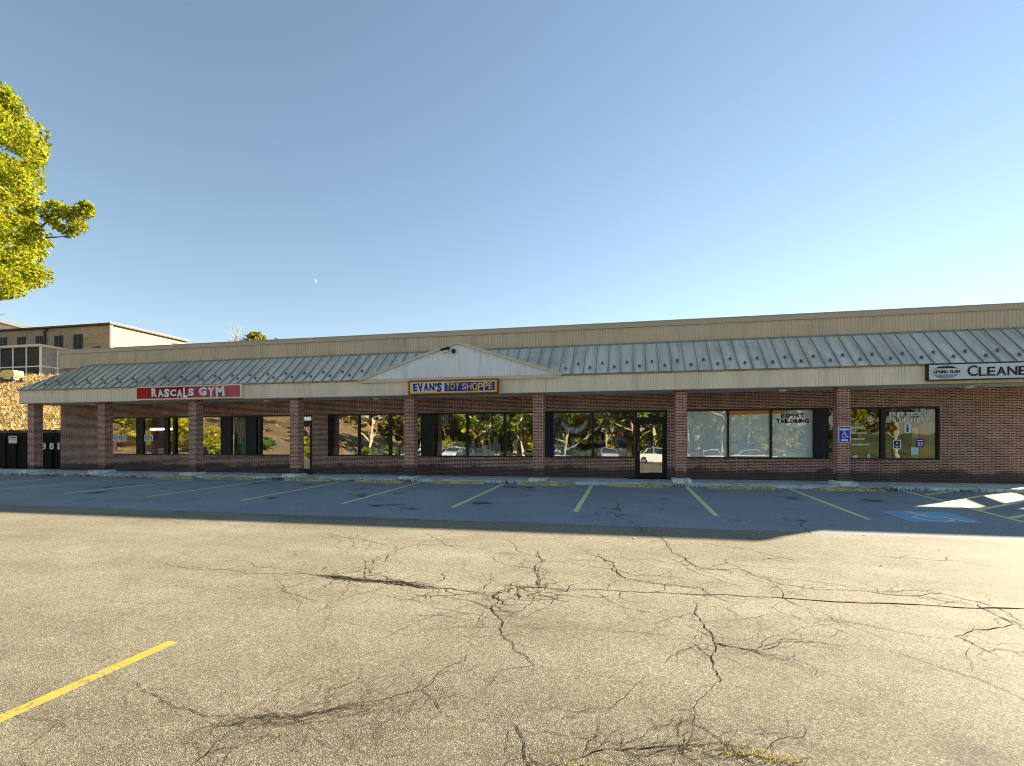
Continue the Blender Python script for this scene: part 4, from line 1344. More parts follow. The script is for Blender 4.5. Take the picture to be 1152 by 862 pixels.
def doll(p, q0, q1, w_, top, legs, hair, label, y=.27):
    x = X(p, y); z0, z1 = Z(p, q1, y), Z(p, q0, y); h = z1 - z0; r = w_
    t = thing('doll', (x, y, z0), label, 'doll', 'dolls on the display box')
    hd = h * .13
    mb = MB()
    mb.ball((x, y, z1 - hd * 1.25), hd * .85, hd * .8, hd, 12, 8)
    mb.tube([(x, y, z1 - hd * 2.2), (x, y, z1 - hd * 3)], hd * .4, 8)
    for s in (-1, 1):
        mb.ball((x + s * r * 1.25, y - .02, z0 + h * .40), hd * .33, hd * .33, hd * .36, 8, 6)
    mb.build('body', M['skin'], t, smooth=True)
    mb = MB(); mb.lathe((x, y, z0 + h * .40), [(r * .8, 0), (r * .95, h * .08), (r * .9, h * .22), (r * .7, h * .30), (hd * .4, h * .33)], 12, 1, .6)
    for s in (-1, 1):
        mb.tube([(x + s * r * .7, y, z0 + h * .68), (x + s * r * 1.15, y - .01, z0 + h * .55), (x + s * r * 1.25, y - .02, z0 + h * .42)], [r * .3, r * .28, r * .22], 8)
    mb.build('shirt', M[top], t, smooth=True)
    mb = MB(); mb.lathe((x, y, z0 + h * .34), [(r * .8, 0), (r * .85, h * .065)], 12, 1, .6)
    for s in (-1, 1):
        mb.tube([(x + s * r * .42, y, z0 + h * .36), (x + s * r * .46, y, z0 + h * .2), (x + s * r * .5, y, z0 + h * .05)], [r * .42, r * .36, r * .3], 8)
    mb.build('trousers', M[legs], t, smooth=True)
    mb = MB()
    for s in (-1, 1):
        mb.ball((x + s * r * .52, y - .03, z0 + h * .03), r * .34, r * .5, h * .03, 8, 6)
    mb.build('shoes', M['red'], t, smooth=True)
    mb = MB(); mb.ball((x, y + hd * .3, z1 - hd * 1.0), hd * 1.15, hd * .9, hd * 1.05, 12, 8); mb.build('hair', M[hair], t, smooth=True)
    mb = MB()
    for s in (-1, 1):
        mb.ball((x + s * hd * .32, y - hd * .74, z1 - hd * 1.2), hd * .12, hd * .08, hd * .14, 6, 5)
    mb.build('eyes', M['ink'], t, smooth=True)
    return t


doll(675.5, 491.5, 504.4, .10, 'pink_toy', 'purple', 'dark_hair', 'small doll in a pink top on the display box')
doll(682.5, 492, 504.4, .08, 'purple', 'purple', 'hair_yellow', 'little doll in purple clothes between two others')
doll(691, 478.5, 504.4, .14, 'red', 'teal', 'hair_yellow', 'large yarn haired doll in red top and teal trousers')
doll(700, 486, 504.4, .10, 'blue', 'blue', 'orange', 'doll dressed all in blue on the display box')
doll(539, 498.6, 515, .09, 'orange', 'paper', 'dark_hair', 'doll in an orange top in the middle toy window')['group'] = 'dolls in the middle window'
# display seen through the toy shop door
x = X(733, 1.6)
t_ = thing('display_rack', (x, 1.6, .012), 'blue and white display rack seen through toy shop door', 'rack')
block(x - .28, x - .02, 1.5, 1.7, .25, 1.35).build('white_side', M['paper'], t_); block(x, x + .26, 1.5, 1.7, .25, 1.35).build('blue_side', M['grey_blue'], t_)
block(x - .3, x + .3, 1.45, 1.75, .012, .24).build('base', M['wood'], t_)

for p, q, mt, lb in ((377, 505, 'yellow', 'yellow toy bucket low in left toy window'), (412, 508, 'red', 'red toy bucket beside the white toy box'), (434.5, 506, 'sky_card', 'pale blue toy bucket by the second mullion'),
                     (453, 503, 'white', 'white toy bucket half behind the brick column'), (514, 492, 'yellow', 'yellow toy bucket standing on the large white toy box'), (547, 495, 'red', 'red toy bucket on the narrow white toy box'),
                     (558, 494.5, 'paper', 'white toy bucket on the wide lilac toy box'), (580, 503, 'white', 'white toy bucket on the long pale blue box'), (592, 502, 'orange', 'orange toy bucket near the brick column'),
                     (627, 494, 'pink_toy', 'pink toy bucket on the turquoise display box'), (708, 508, 'white', 'white toy bucket right of the display box of dolls')):
    y = .29; x = X(p, y); z0 = .718
    if p in (514, 547, 558): z0 = {514: Z(514.5, 496.5, .3), 547: Z(546.5, 501, .3), 558: Z(558, 500, .3)}[p] + .002
    if p in (580, 592): z0 = Z(586, 510, .3) + .002
    if p == 627: z0 = Z(631, 500, .3) + .002
    h_ = max(.12, Z(p, q, y) - z0); t = thing('toy_bucket', (x, y, z0), lb, 'toy bucket')
    MB().lathe((x, y, z0), [(.075, 0), (.10, h_ * .92), (.112, h_ * .93), (.112, h_), (.09, h_)], 14).build('bucket', M[mt], t, smooth=False)
    MB().tube([(x + .10 * cos(pi * i / 8), y - .02, z0 + h_ + .07 * sin(pi * i / 8)) for i in range(9)], .008, 5).build('handle', M['paper'], t)

# ------------------------------------------------------------------ wheel stops
for i, (a, c, lb) in enumerate(((-18.2, -16.3, 'worn yellow wheel stop below the second gym column'), (-15.75, -13.7, 'worn yellow wheel stop between the third and fourth columns from left'),
                                (-12.3, -10.4, 'weedy yellow wheel stop in front of the gym door'), (-9.4, -7.6, 'yellow wheel stop in front of left toy shop window'),
                                (-6.5, -4.65, 'yellow wheel stop directly under the toy shop sign'), (-3.5, -1.6, 'yellow wheel stop in front of the window with dolls'),
                                (-.55, 1.28, 'chipped yellow wheel stop in front of the toy shop door'), (2.4, 4.35, 'yellow wheel stop in front of the tailoring windows'),
                                (5.4, 7.25, 'crumbling wheel stop beneath the accessible parking sign'))):
    mb = MB(); n = 14; y0 = -2.12 + rc.uniform(-.05, .05); sk = rc.uniform(-.03, .03)
    k = len(mb.v); hh = [.095 * (1 - (.35 * rc.random() if rc.random() < (.5 if i == 8 else .2) else 0)) for _ in range(n + 1)]
    for j in range(n + 1):
        x = a + (c - a) * j / n; yy = y0 + sk * (j / n - .5); g0 = gz(x, yy) - .01; h_ = hh[j] * (.75 if j in (0, n) else 1)
        mb.v += [(x, yy - .085, g0), (x, yy - .055, g0 + h_), (x, yy + .055, g0 + h_ + .004), (x, yy + .085, g0)]
    for j in range(n):
        for q in range(3):
            mb.f.append((k + 4 * j + q, k + 4 * j + 4 + q, k + 4 * j + 5 + q, k + 4 * j + 1 + q))
    mb.f.append((k + 3, k + 2, k + 1, k)); mb.f.append((k + 4 * n, k + 4 * n + 1, k + 4 * n + 2, k + 4 * n + 3))
    tag(mb.build('wheel_stop', M['stop'], None, ((a + c) / 2, y0, -.14)), lb, 'wheel stop', 'wheel stops along the kerb')


# ------------------------------------------------------------------ foliage helpers
def blade(mb, p, h_, w_, rnd, lean=.5):
    a = rnd.uniform(0, 2 * pi); d = Vector((cos(a), sin(a), 0)); s = Vector((-d.y, d.x, 0)) * w_
    p = Vector(p); q = p + d * h_ * lean * rnd.uniform(.2, 1) + Vector((0, 0, h_))
    m_ = (p + q) / 2 + Vector((0, 0, h_ * .12))
    k = len(mb.v)
    mb.v += [tuple(p - s), tuple(p + s), tuple(m_ + s * .8), tuple(m_ - s * .8), tuple(q)]
    mb.f += [(k, k + 1, k + 2, k + 3), (k + 3, k + 2, k + 4)]


def leafq(mb, p, s, rnd):
    n = Vector((rnd.gauss(0, 1), rnd.gauss(0, 1), rnd.gauss(.4, 1)))
    if n.length < .1: n = Vector((0, 0, 1))
    n.normalize(); a = n.orthogonal().normalized(); b_ = n.cross(a); w_ = rnd.uniform(0, pi)
    u = a * cos(w_) + b_ * sin(w_); v_ = n.cross(u); k = len(mb.v)
    u *= s; v_ *= s * .62; bend = n * s * .25
    mb.v += [tuple(p - u), tuple(p + v_ + bend), tuple(p + u), tuple(p - v_ + bend)]
    mb.f.append((k, k + 1, k + 2, k + 3))


def clump(mb, c, r, n, s, rnd, flat=.75):
    for i in range(n):
        d = Vector((rnd.gauss(0, 1), rnd.gauss(0, 1), rnd.gauss(0, 1)))
        if d.length < .01: continue
        d = d.normalized() * r * rnd.random() ** .45
        leafq(mb, c + Vector((d.x, d.y, d.z * flat)), s * rnd.uniform(.6, 1.25), rnd)


# weeds at the kerb, grass tufts in the foreground crack
mb = MB(); rw = random.Random(21)
for cx_, n in ((-25.6, 40), (-21.7, 60), (-17.1, 130), (-12.5, 110), (-9.7, 60), (-7.8, 60), (-4.2, 30), (-3.1, 60), (2.0, 30), (6.7, 110), (7.7, 60), (9.4, 40), (-14.5, 50), (-19.5, 60), (-23.5, 70), (-29, 90), (-11.5, 70)):
    for i in range(n):
        x = cx_ + rw.gauss(0, .45); y = -1.78 - abs(rw.gauss(0, .06))
        if rw.random() < .3: y = -1.95 - rw.random() * .05
        blade(mb, (x, y, gz(x, y) - .01), rw.uniform(.04, .15), .008, rw, .8)
        if rw.random() < .4: leafq(mb, Vector((x, y - .03, gz(x, y) + rw.uniform(.02, .07))), .03, rw)
tag(mb.build('weeds', M['weed']), kind='stuff')
mb = MB()
for px_, py_, sp_, n in ((845, 850, .15, 120), (868, 857, .10, 40), (650, 861, .10, 50)):
    g0 = G(px_, py_)
    for i in range(n):
        x, y = g0[0] + rw.gauss(0, sp_), g0[1] + rw.gauss(0, .025)
        blade(mb, (x, y, gz(x, y) - .005), rw.uniform(.012, .045), .0022, rw, 1.2)
tag(mb.build('dry_grass', M['dry_grass']), kind='stuff')
# fallen leaves blown about the lot
mb = MB()
for i in range(150):
    x = rw.uniform(-17, 10); y = rw.uniform(-8.5, -2.1) if rw.random() < .75 else rw.uniform(-11, -8.5)
    k = len(mb.v); a = rw.uniform(0, pi); s = rw.uniform(.02, .045); z = gz(x, y) + .008
    u = Vector((cos(a), sin(a), 0)) * s; v_ = Vector((-sin(a), cos(a), .25)) * s * .6; p = Vector((x, y, z))
    mb.v += [tuple(p - u), tuple(p + v_), tuple(p + u), tuple(p - v_ + Vector((0, 0, .01)))]; mb.f.append((k, k + 1, k + 2, k + 3))
tag(mb.build('fallen_leaves', leaf_material('lot_litter', [(0, (.10, .06, .02)), (.5, (.35, .24, .08)), (.7, (.5, .42, .2)), (.9, (.7, .68, .6)), (1, (.8, .8, .78))], .2)), kind='stuff')


# ------------------------------------------------------------------ trees
def limbs(mb, base, height, r0, rnd, nb, spread, start=.35, lean=(0, 0), rise=.5):
    pts = []; rad = []
    for i in range(9):
        f = i / 8
        pts.append(Vector(base) + Vector((lean[0] * f + .25 * sin(f * 5 + base[0]), lean[1] * f + .2 * sin(f * 4 + base[1]), height * f))); rad.append(r0 * (1 - .8 * f) * (1.25 if i == 0 else 1))
    mb.tube(pts, rad, 10)
    tips = [pts[-1]]
    for i in range(nb):
        f = start + (1 - start) * (i + rnd.random() * .6) / nb; f = min(.97, f)
        p = pts[0].lerp(pts[-1], f); j = int(f * 8); p = pts[j].lerp(pts[min(8, j + 1)], f * 8 - j)
        a = i * 2.4 + rnd.uniform(-.4, .4); ln = spread * (1.15 - .6 * f) * rnd.uniform(.75, 1.15)
        d = Vector((cos(a), sin(a), rise * rnd.uniform(.6, 1.4))).normalized()
        q = p + d * ln * .5 + Vector((0, 0, ln * .04)); e = p + d * ln + Vector((0, 0, ln * .18))
        r1 = r0 * (1 - .75 * f) * .5
        mb.tube([p, q, e], [r1, r1 * .65, r1 * .25], 6)
        tips += [q, e]
        for t in range(2):
            d2 = (d + Vector((rnd.uniform(-.8, .8), rnd.uniform(-.8, .8), rnd.uniform(-.2, .6)))).normalized()
            e2 = q + d2 * ln * .5
            mb.tube([q, e2], [r1 * .45, r1 * .15], 5); tips.append(e2)
    return tips


# maple at the left edge
rm = random.Random(4)
TX, TY = -38.5, 3.5
MT = thing('maple_tree', (TX, TY, land(TX, TY) - .3), 'tall maple tree with yellow green leaves reaching in at left', 'tree')
tk = MB()
tips = limbs(tk, (TX, TY, land(TX, TY) - .3), 15.5, .42, rm, 18, 5.6, .3, (.5, -.6), .6)
bp = [Vector((-34.5, 2.0, 9.6)), Vector((-31.0, 1.0, 10.2)), Vector((-28.2, .2, 10.9)), Vector((-26.3, -.1, 11.55)), Vector((-24.7, 0, 11.9))]
tk.tube([Vector((TX + .2, TY - .3, 9.0))] + bp, [.18, .15, .10, .06, .042, .018], 7)
tk.tube([Vector((-28.2, .2, 10.9)), Vector((-26.4, .1, 10.9)), Vector((-25.0, 0, 10.8))], [.05, .035, .012], 5)
tk.tube([Vector((-26.3, -.1, 11.55)), Vector((-25.6, -.2, 12.2)), Vector((-25.2, -.2, 12.4))], [.035, .02, .01], 5)
tk.build('trunk', M['bark'], MT)
cr = MB()


def edge_x(z):      # how far the crown reaches towards the shops at height z
    E = [(8.3, -29.0), (8.7, -26.9), (9.3, -26.3), (10.2, -26.2), (11.0, -26.6), (11.8, -27.2), (12.4, -26.7), (13.2, -26.9), (14.2, -26.7), (15.2, -26.5), (16.2, -26.9), (17.2, -27.6), (17.9, -28.5), (18.7, -29.6), (19.4, -31.5)]
    for (z0, a), (z1, b_) in zip(E, E[1:]):
        if z0 <= z <= z1: return a + (b_ - a) * (z - z0) / (z1 - z0)
    return -33


for i in range(470):
    z = rm.uniform(8.5, 19.1); r = rm.uniform(.3, .75)
    y = 1.0 + rm.uniform(-1, 1) * 4.4 * sqrt(max(.15, 1 - ((z - 13.4) / 6.4) ** 2))
    k = (D + y) / D
    e = edge_x(H + (z - H) / k) * k - r * .8
    x = e - (rm.random() ** 1.4) * (e - (TX - 6))
    if z > 18 + .9 * noise.noise(Vector((x * .4, y * .4, 2))) - max(0, -32 - x) * 0 + max(0, -30 - x) * .3: continue
    n_ = int((150 if x > -33 else 60) * r / .6)
    clump(cr, Vector((x, y, z)), r, n_, .10 if x > -33 else .15, rm)
for c, r, n in (((-26.35, 0, 11.85), .42, 90), ((-25.7, -.1, 12.1), .5, 130), ((-25.0, 0, 11.75), .55, 150), ((-24.4, .1, 11.95), .45, 110), ((-24.1, 0, 12.1), .3, 60), ((-25.3, .1, 11.1), .42, 90), ((-24.7, .1, 11.25), .4, 80), ((-25.9, 0, 11.4), .3, 50), ((-27.3, 0, 11.2), .3, 40)):
    clump(cr, Vector(c), r * 1.0, int(n * 2.1), .09, rm)
cr.build('crown', M['leaf_maple'], MT)

# treetops beyond the roof
rp = random.Random(8)
y = 46; x = X(288, y); zt = Z(288, 374, y)
PT = thing('pine_tree', (x, y, land(x, y)), 'top of a pale green pine tree showing above roof', 'tree')
tk = MB(); tk.tube([(x, y, land(x, y)), (x, y, zt - .6)], [.35, .05], 8); cr = MB()
zz = zt
while zz > zt - 9:
    rr_ = (.5 + (zt - zz) * .85) * rp.uniform(.8, 1.2)
    for a in range(9):
        w_ = a * 2 * pi / 9 + zz * 3 + rp.uniform(-.2, .2); d = Vector((cos(w_), sin(w_), .35))
        tk.tube([(x, y, zz - .4), Vector((x, y, zz - .4)) + d * rr_], [.04, .012], 4)
        for t in range(4):
            clump(cr, Vector((x, y, zz - .4)) + d * rr_ * (.4 + .2 * t), .42, 18, .17, rp)
    zz -= .62
tk.build('trunk', M['bark'], PT); cr.build('crown', M['needle'], PT)
y = 44; x = X(265, y); zt = Z(265, 377.5, y)
BT = thing('bare_tree', (x, y, land(x, y)), 'bare twiggy treetop just above the roof edge', 'tree')
tk = MB(); limbs(tk, (x, y, land(x, y)), zt - land(x, y), .25, rp, 22, 3.4, .5, (0, 0), 1.3); tk.build('trunk', M['pale_bark'], BT)
y = 44; x = X(309, y); zt = Z(309, 381.5, y)
ST = thing('bare_tree', (x, y, land(x, y)), 'small dark twig top right of the pine above roof', 'tree')
tk = MB(); tk.tube([(x, y, land(x, y)), (x, y, zt - .4)], [.2, .04], 6); tk.build('trunk', M['bark'], ST)
cr = MB(); clump(cr, Vector((x - .4, y, zt - .35)), .45, 30, .2, rp); clump(cr, Vector((x + .3, y, zt - .15)), .3, 24, .2, rp); clump(cr, Vector((x, y, zt - 1.2)), .8, 60, .2, rp); cr.build('crown', M['leaf_green'], ST)

# ------------------------------------------------------------------ far side of the lot: seen mirrored in the shop windows
def far_tree(x, y, h, lean, mat, bark, seed, dens=1.0):
    r = random.Random(seed)
    t = thing('tree', (x, y, land(x, y)), 'tree across the lot seen only as a reflection in shop glass', 'tree', 'trees mirrored in the shop windows')
    tk = MB(); tips = limbs(tk, (x, y, land(x, y) - .2), h, r.uniform(.16, .30), r, 13, h * .34, .16, lean, .5)
    tk.build('trunk', bark, t)
    c = MB()
    for p in tips:
        clump(c, p, r.uniform(.7, 1.25), int(26 * dens), .34, r)
    c.build('crown', mat, t)
    return t


protos = [far_tree(-8, -47, 11, (1.2, 0), M['leaf_green'], M['pale_bark'], 31, .6), far_tree(-15, -49, 12, (-1.6, .5), M['leaf_green'], M['pale_bark'], 32, .7),
          far_tree(4, -48, 10, (.6, 0), M['leaf_yellow'], M['pale_bark'], 33, .7), far_tree(-30, -50, 11, (-.8, .4), M['leaf_brown'], M['pale_bark'], 34)]
rf = random.Random(77)
for i, (x, y) in enumerate(((-3.5, -50), (-11.5, -52), (-19, -46.5), (-23, -53), (-27, -47), (-35, -48), (-40, -44), (9, -52), (14, -47), (19, -51), (-47, -40), (-52, -47), (-58, -36), (25, -48), (-1, -46), (-13.5, -46.5), (-21, -50), (-65, -44), (-49, -28), (-61, -24), (31, -50), (-5.6, -56), (-16.4, -57), (0.6, -57), (-26, -58), (8, -58))):
    k = rf.choice((0, 0, 1, 1, 2, 3)) if x > -30 else rf.choice((3, 3, 2, 0))
    c = copy_tree(protos[k]); c.location = (x, y, land(x, y)); c.rotation_euler = (0, 0, rf.uniform(0, 6.28)); s = rf.uniform(.8, 1.2); c.scale = (s, s, s)


def shrub(x, y, r_, h_, mat, seed):
    r = random.Random(seed); t = thing('shrub', (x, y, land(x, y)), 'shrub across the lot seen only as a reflection in shop glass', 'shrub', 'shrubs mirrored in the shop windows')
    st_ = MB(); c = MB()
    for i in range(7):
        a = r.uniform(0, 6.28); e = Vector((x + cos(a) * r_ * .6, y + sin(a) * r_ * .6, land(x, y) + h_ * r.uniform(.5, .95)))
        st_.tube([(x, y, land(x, y) - .2), e], [.04, .015], 5)
        for q in range(5):
            clump(c, e + Vector((r.uniform(-.5, .5) * r_, r.uniform(-.5, .5) * r_, r.uniform(-.7, .1) * h_ * .7)), .5, 34, .17, r)
    st_.build('stems', M['bark'], t); c.build('foliage', mat, t)
    return t


sp_ = [shrub(-11.2, -44.5, 1.9, 3.6, M['leaf_yellow'], 51), shrub(-20, -45, 1.6, 1.6, M['leaf_green'], 52)]
for i, (x, y) in enumerate(((-24, -44.6), (-29, -45.2), (-16, -45), (-5, -45.3), (0, -44.8), (3.5, -45.5), (12, -45), (-34, -44.7), (-38, -40), (-41.5, -34), (-42, -26), (-45, -30), (-32, -52), (-13, -52), (-2, -51), (6, -51), (17, -45), (22, -45.5))):
    c = copy_tree(sp_[1 if i % 4 else 0]); c.location = (x, y, land(x, y)); c.rotation_euler = (0, 0, rf.uniform(0, 6.28)); s = rf.uniform(.75, 1.25); c.scale = (s, s, s * rf.uniform(.7, 1.1))


for i in range(9):
    x, y = -33 + i * 7 + rf.uniform(-.8, .8), rf.uniform(-60, -51)
    c = copy_tree(sp_[1]); s = rf.uniform(1.7, 2.8); c.location = (x, y, land(x, y)); c.rotation_euler = (0, 0, rf.uniform(0, 6.28)); c.scale = (s, s, s * 1.15)
for i, x in enumerate((-14.5, -12.7, -9.8, -8.6, -6.6, -2.2, 1.6, 3.2, 5.8, 7.2, 10.8, -18.2, -17.3)):
    y = rf.uniform(-47, -43.5)
    c = copy_tree(protos[i % 2]); s = rf.uniform(.95, 1.5); c.location = (x, y, land(x, y)); c.rotation_euler = (rf.uniform(-.12, .12), rf.uniform(-.12, .12), rf.uniform(0, 6.28)); c.scale = (s, s, s)

# parked cars and a pale building, likewise only in the glass
def car(x, y, rz, paint, label):
    t = thing('parked_car', (0, 0, 0), label, 'car', 'cars mirrored in the shop windows')
    mb = MB(); w_ = .88
    side = [(-2.2, .35), (-2.22, .75), (-2.05, .92), (-1.45, .98), (1.0, .96), (1.9, .86), (2.2, .70), (2.22, .38), (1.9, .25), (-1.9, .25)]
    mb.prism([(a, -w_, z) for a, z in side], (0, 2 * w_, 0)); mb.build('body', paint, t)
    mb = MB(); k = 0
    lo = [(-1.5, -.82), (1.0, -.82), (1.0, .82), (-1.5, .82)]; hi = [(-1.0, -.66), (.35, -.66), (.35, .66), (-1.0, .66)]
    mb.v = [(a, b_, .965) for a, b_ in lo] + [(a, b_, 1.42) for a, b_ in hi]
    mb.f = [(i, (i + 1) % 4, 4 + (i + 1) % 4, 4 + i) for i in range(4)] + [(4, 5, 6, 7)]
    mb.build('windows', M['car_glass'], t)
    mb = MB(); mb.box(-1.02, .37, -.67, .67, 1.421, 1.46)
    for a in (-1.02, -.35, .33):
        for s in (-1, 1):
            dx = -.46 if a < -.9 else (.62 if a > .2 else 0)
            mb.tube([(a + dx, s * .825, .97), (a, s * .67, 1.43)], .03, 5)
    mb.build('roof', paint, t)
    for a in (-1.35, 1.38):
        for s in (-1, 1):
            mb = MB(); mb.tube([(a, s * .90, .32), (a, s * .70, .32)], .32, 16); wh = mb.build('wheel', M['rubber'], t)
            MB().tube([(a, s * .905, .32), (a, s * .88, .32)], .2, 12).build('rim', M['rim'], wh)
    for s in (-1, 1):
        MB().ball((2.12, s * .62, .72), .1, .16, .09, 8, 6).build('headlight', M['lamp'], t)
        MB().ball((-2.16, s * .66, .78), .06, .14, .09, 8, 6).build('tail_light', M['red'], t)
    t.location = (x, y, gz(x, y)); t.rotation_euler = (0, 0, rz)
    return t


car(3.2, -33, .1, M['car_white'], 'white saloon car seen mirrored in the filmed tailoring windows')
car(8.2, -36, 1.5, M['car_white'], 'white car end on mirrored beside the toy shop door')
car(-15.5, -34, .05, M['car_dark'], 'dark car seen mirrored in the left toy shop window')
PC = car(-7.5, -36, .15, M['car_white'], 'pale car across the lot seen only as a reflection in shop glass')
PD = car(-1.8, -37, 1.45, M['car_silver'], 'pale car across the lot seen only as a reflection in shop glass')
for i, (cx_, cy_, a_) in enumerate(((-19.5, -38, 1.6), (12.5, -37, .1), (-23.5, -37, 1.5))):
    c = copy_tree(PC if i % 2 else PD); c.location = (cx_, cy_, gz(cx_, cy_)); c.rotation_euler = (0, 0, a_)
for i in range(16):
    y = -rf.uniform(19, 40); x = -20 + 1.07 * y + rf.uniform(-10, 6)
    if x > -40: x = -40 - rf.random() * 5
    c = copy_tree(sp_[i % 3 == 1]); s = rf.uniform(.7, 1.5); c.location = (x, y, land(x, y)); c.rotation_euler = (0, 0, rf.uniform(0, 6.28)); c.scale = (s, s, s)

x, y = 12.5, -58
WB = thing('pale_building', (x, y, land(x, y)), 'pale building across the road mirrored in the shop windows', 'building')
zb_ = land(x, y) - .5
block(x - 6, x + 9, y - 8, y, zb_, zb_ + 6.5).build('wall', M['house_cream'], WB)
MB().prism([(x - 6.5, y + .5, zb_ + 6.5), (x - 6.5, y - 8.5, zb_ + 6.5), (x - 6.5, y - 4, zb_ + 9)], (16, 0, 0)).build('roof', M['house_roof'], WB)
for i in range(4):
    a = x - 4.5 + i * 3.6
    f_ = block(a, a + 1.3, y - .02, y + .06, zb_ + 2.2, zb_ + 4).build('window', M['white'], WB)
    block(a + .1, a + 1.2, y + .061, y + .07, zb_ + 2.3, zb_ + 3.9).build('pane', M['house_glass'], f_)

# ------------------------------------------------------------------ house on the bank
hx, hy = -46.9, 20.0
HB = thing('brick_house', (-55, 24, 6), 'tan brick two storey house on bank with cream end wall', 'house')
zt = 12.25
block(-84, hx - .25, hy, 28.2, 5.5, zt - .02).build('front_wall', M['house_brick'], HB)
block(hx - .248, hx, hy + .01, 28.19, 5.5, zt - .02).build('end_wall', M['house_cream'], HB)
rb = MB(); rb.box(-84.3, hx + .25, hy - .35, 28.5, zt, zt + .13); rb.build('roof', M['house_roof'], HB)
block(hx + .001, hx + .3, hy - .3, 28.6, zt + .131, zt + .2).build('roof_edge_trim', M['white'], HB)
block(hx - .08, hx + .1, hy - .1, hy + .07, 5.5, zt).build('corner_pipe', M['white'], HB)
for p0, p1, q0, q1 in ((-22, -14, 381, 394), (-1, 7.5, 380.5, 393), (20, 28.5, 380, 392), (41, 49, 379, 391.5), (62, 70.5, 378.5, 392), (83.5, 92.5, 377, 393)):
    xa, xb = X(p0, hy), X(p1, hy); za, zb = Z(p0, q1, hy), Z(p0, q0, hy)
    fr = MB(); fr.box(xa - .06, xb + .06, hy - .05, hy - .003, za - .06, zb + .06); fr = fr.build('window', M['house_roof'], HB)
    gp = MB(); xm, zm = (xa + xb) / 2, (za + zb) / 2
    for (a, c) in ((xa, xm - .03), (xm + .03, xb)):
        for (e, g0) in ((za, zm - .03), (zm + .03, zb)):
            gp.box(a + .02, c - .02, hy - .058, hy - .051, e, g0)
    gp.build('pane', M['house_glass'], fr)
xa, xb = X(105, hy), X(113, hy)
f_ = block(xa, xb, hy - .05, hy - .003, Z(109, 394, hy), Z(109, 390, hy)).build('window', M['house_roof'], HB)
xp = X(51.5, hy); MB().tube([(xp, hy - .12, 6), (xp, hy - .12, zt - .3), (xp + .4, hy - .2, zt - .1)], .10, 8).build('downpipe', M['house_roof'], HB)
ya = 26.8
f_ = block(hx + .004, hx + .05, ya - .1, ya + 1.4, Z(185, 391, ya + D * 0) - .2, Z(185, 386, ya)).build('vent', M['house_roof'], HB)
# screened porch
pxc, pxs = -51.1, 17.0
PO = thing('screened_porch', (-58, 18, 6), 'white framed screened porch on front of tan brick house', 'porch')
zt_, zb2 = 9.85, 6.2
mb = MB(); mb.box(-80, pxc + .12, pxs - .15, hy - .06, zt_, zt_ + .22); mb.build('roof', M['house_pale'], PO)
fr = MB()
for i in range(19):
    a = pxc - .12 - i * 1.58
    fr.box(a, a + .12, pxs, pxs + .12, zb2, zt_)
fr.box(-80, pxc - .121, pxs + .01, pxs + .10, 8.05, 8.15); fr.box(-80, pxc - .121, pxs + .01, pxs + .10, 7.05, 7.17)
fr.build('front_frame', M['white'], PO)
fr = MB()
for yy in (18.4, 19.75):
    fr.box(pxc - .1, pxc, yy, yy + .12, zb2, zt_)
fr.box(pxc - .09, pxc - .01, pxs + .12, hy - .07, 8.05, 8.17); fr.box(pxc - .09, pxc - .01, pxs + .12, hy - .07, 7.15, 7.28)
fr.build('side_frame', M['white'], PO)
block(pxc - .075, pxc - .03, pxs + .13, hy - .07, 6.0, 7.149).build('side_panel', M['white'], PO)
block(-80, pxc - .1, pxs + .045, pxs + .06, 7.17, zt_ - .01).build('screen', M['screen'], PO)
block(pxc - .055, pxc - .045, pxs + .13, hy - .08, 7.29, zt_ - .01).build('screen', plain('screen_painted_sunlit', (.30, .31, .29), .6), PO)  # paler copy of the screen colour, sunlight on this side put into its tone
block(-80, pxc - .02, pxs + .2, hy - .06, 5.4, 6.6).build('foundation', M['house_brick'], PO)
# pale wing further left
P2 = thing('pale_house', (-70, 34, 6), 'pale house with sloping white roof edge at far left', 'house')
y = 34.0
xa, xb = -100, X(36, y)
zz1, zz0 = Z(0, 363.5, y), Z(36, 372.5, y)
sl = (zz1 - zz0) / (X(36, y) - X(0, y))
pk = X(-30, y)
mb = MB(); zp = zz0 + sl * (xb - pk)
mb.prism([(xb, y, 5), (xb, y, zz0 - .1), (pk, y, zp - .1), (pk - (xb - pk), y, zz0 - .1), (pk - (xb - pk), y, 5)], (0, 8, 0)); mb.build('wall', M['house_pale'], P2)
mb = MB(); mb.prism([(xb + .3, y - .3, zz0 - .16), (pk, y - .3, zp), (pk, y - .3, zp + .16), (xb + .3, y - .3, zz0)], (0, 9, 0)); mb.prism([(pk, y - .3, zp), (2 * pk - xb - .3, y - .3, zz0 - .16), (2 * pk - xb - .3, y - .3, zz0), (pk, y - .3, zp + .16)], (0, 9, 0)); mb.build('roof', M['gutter'], P2)
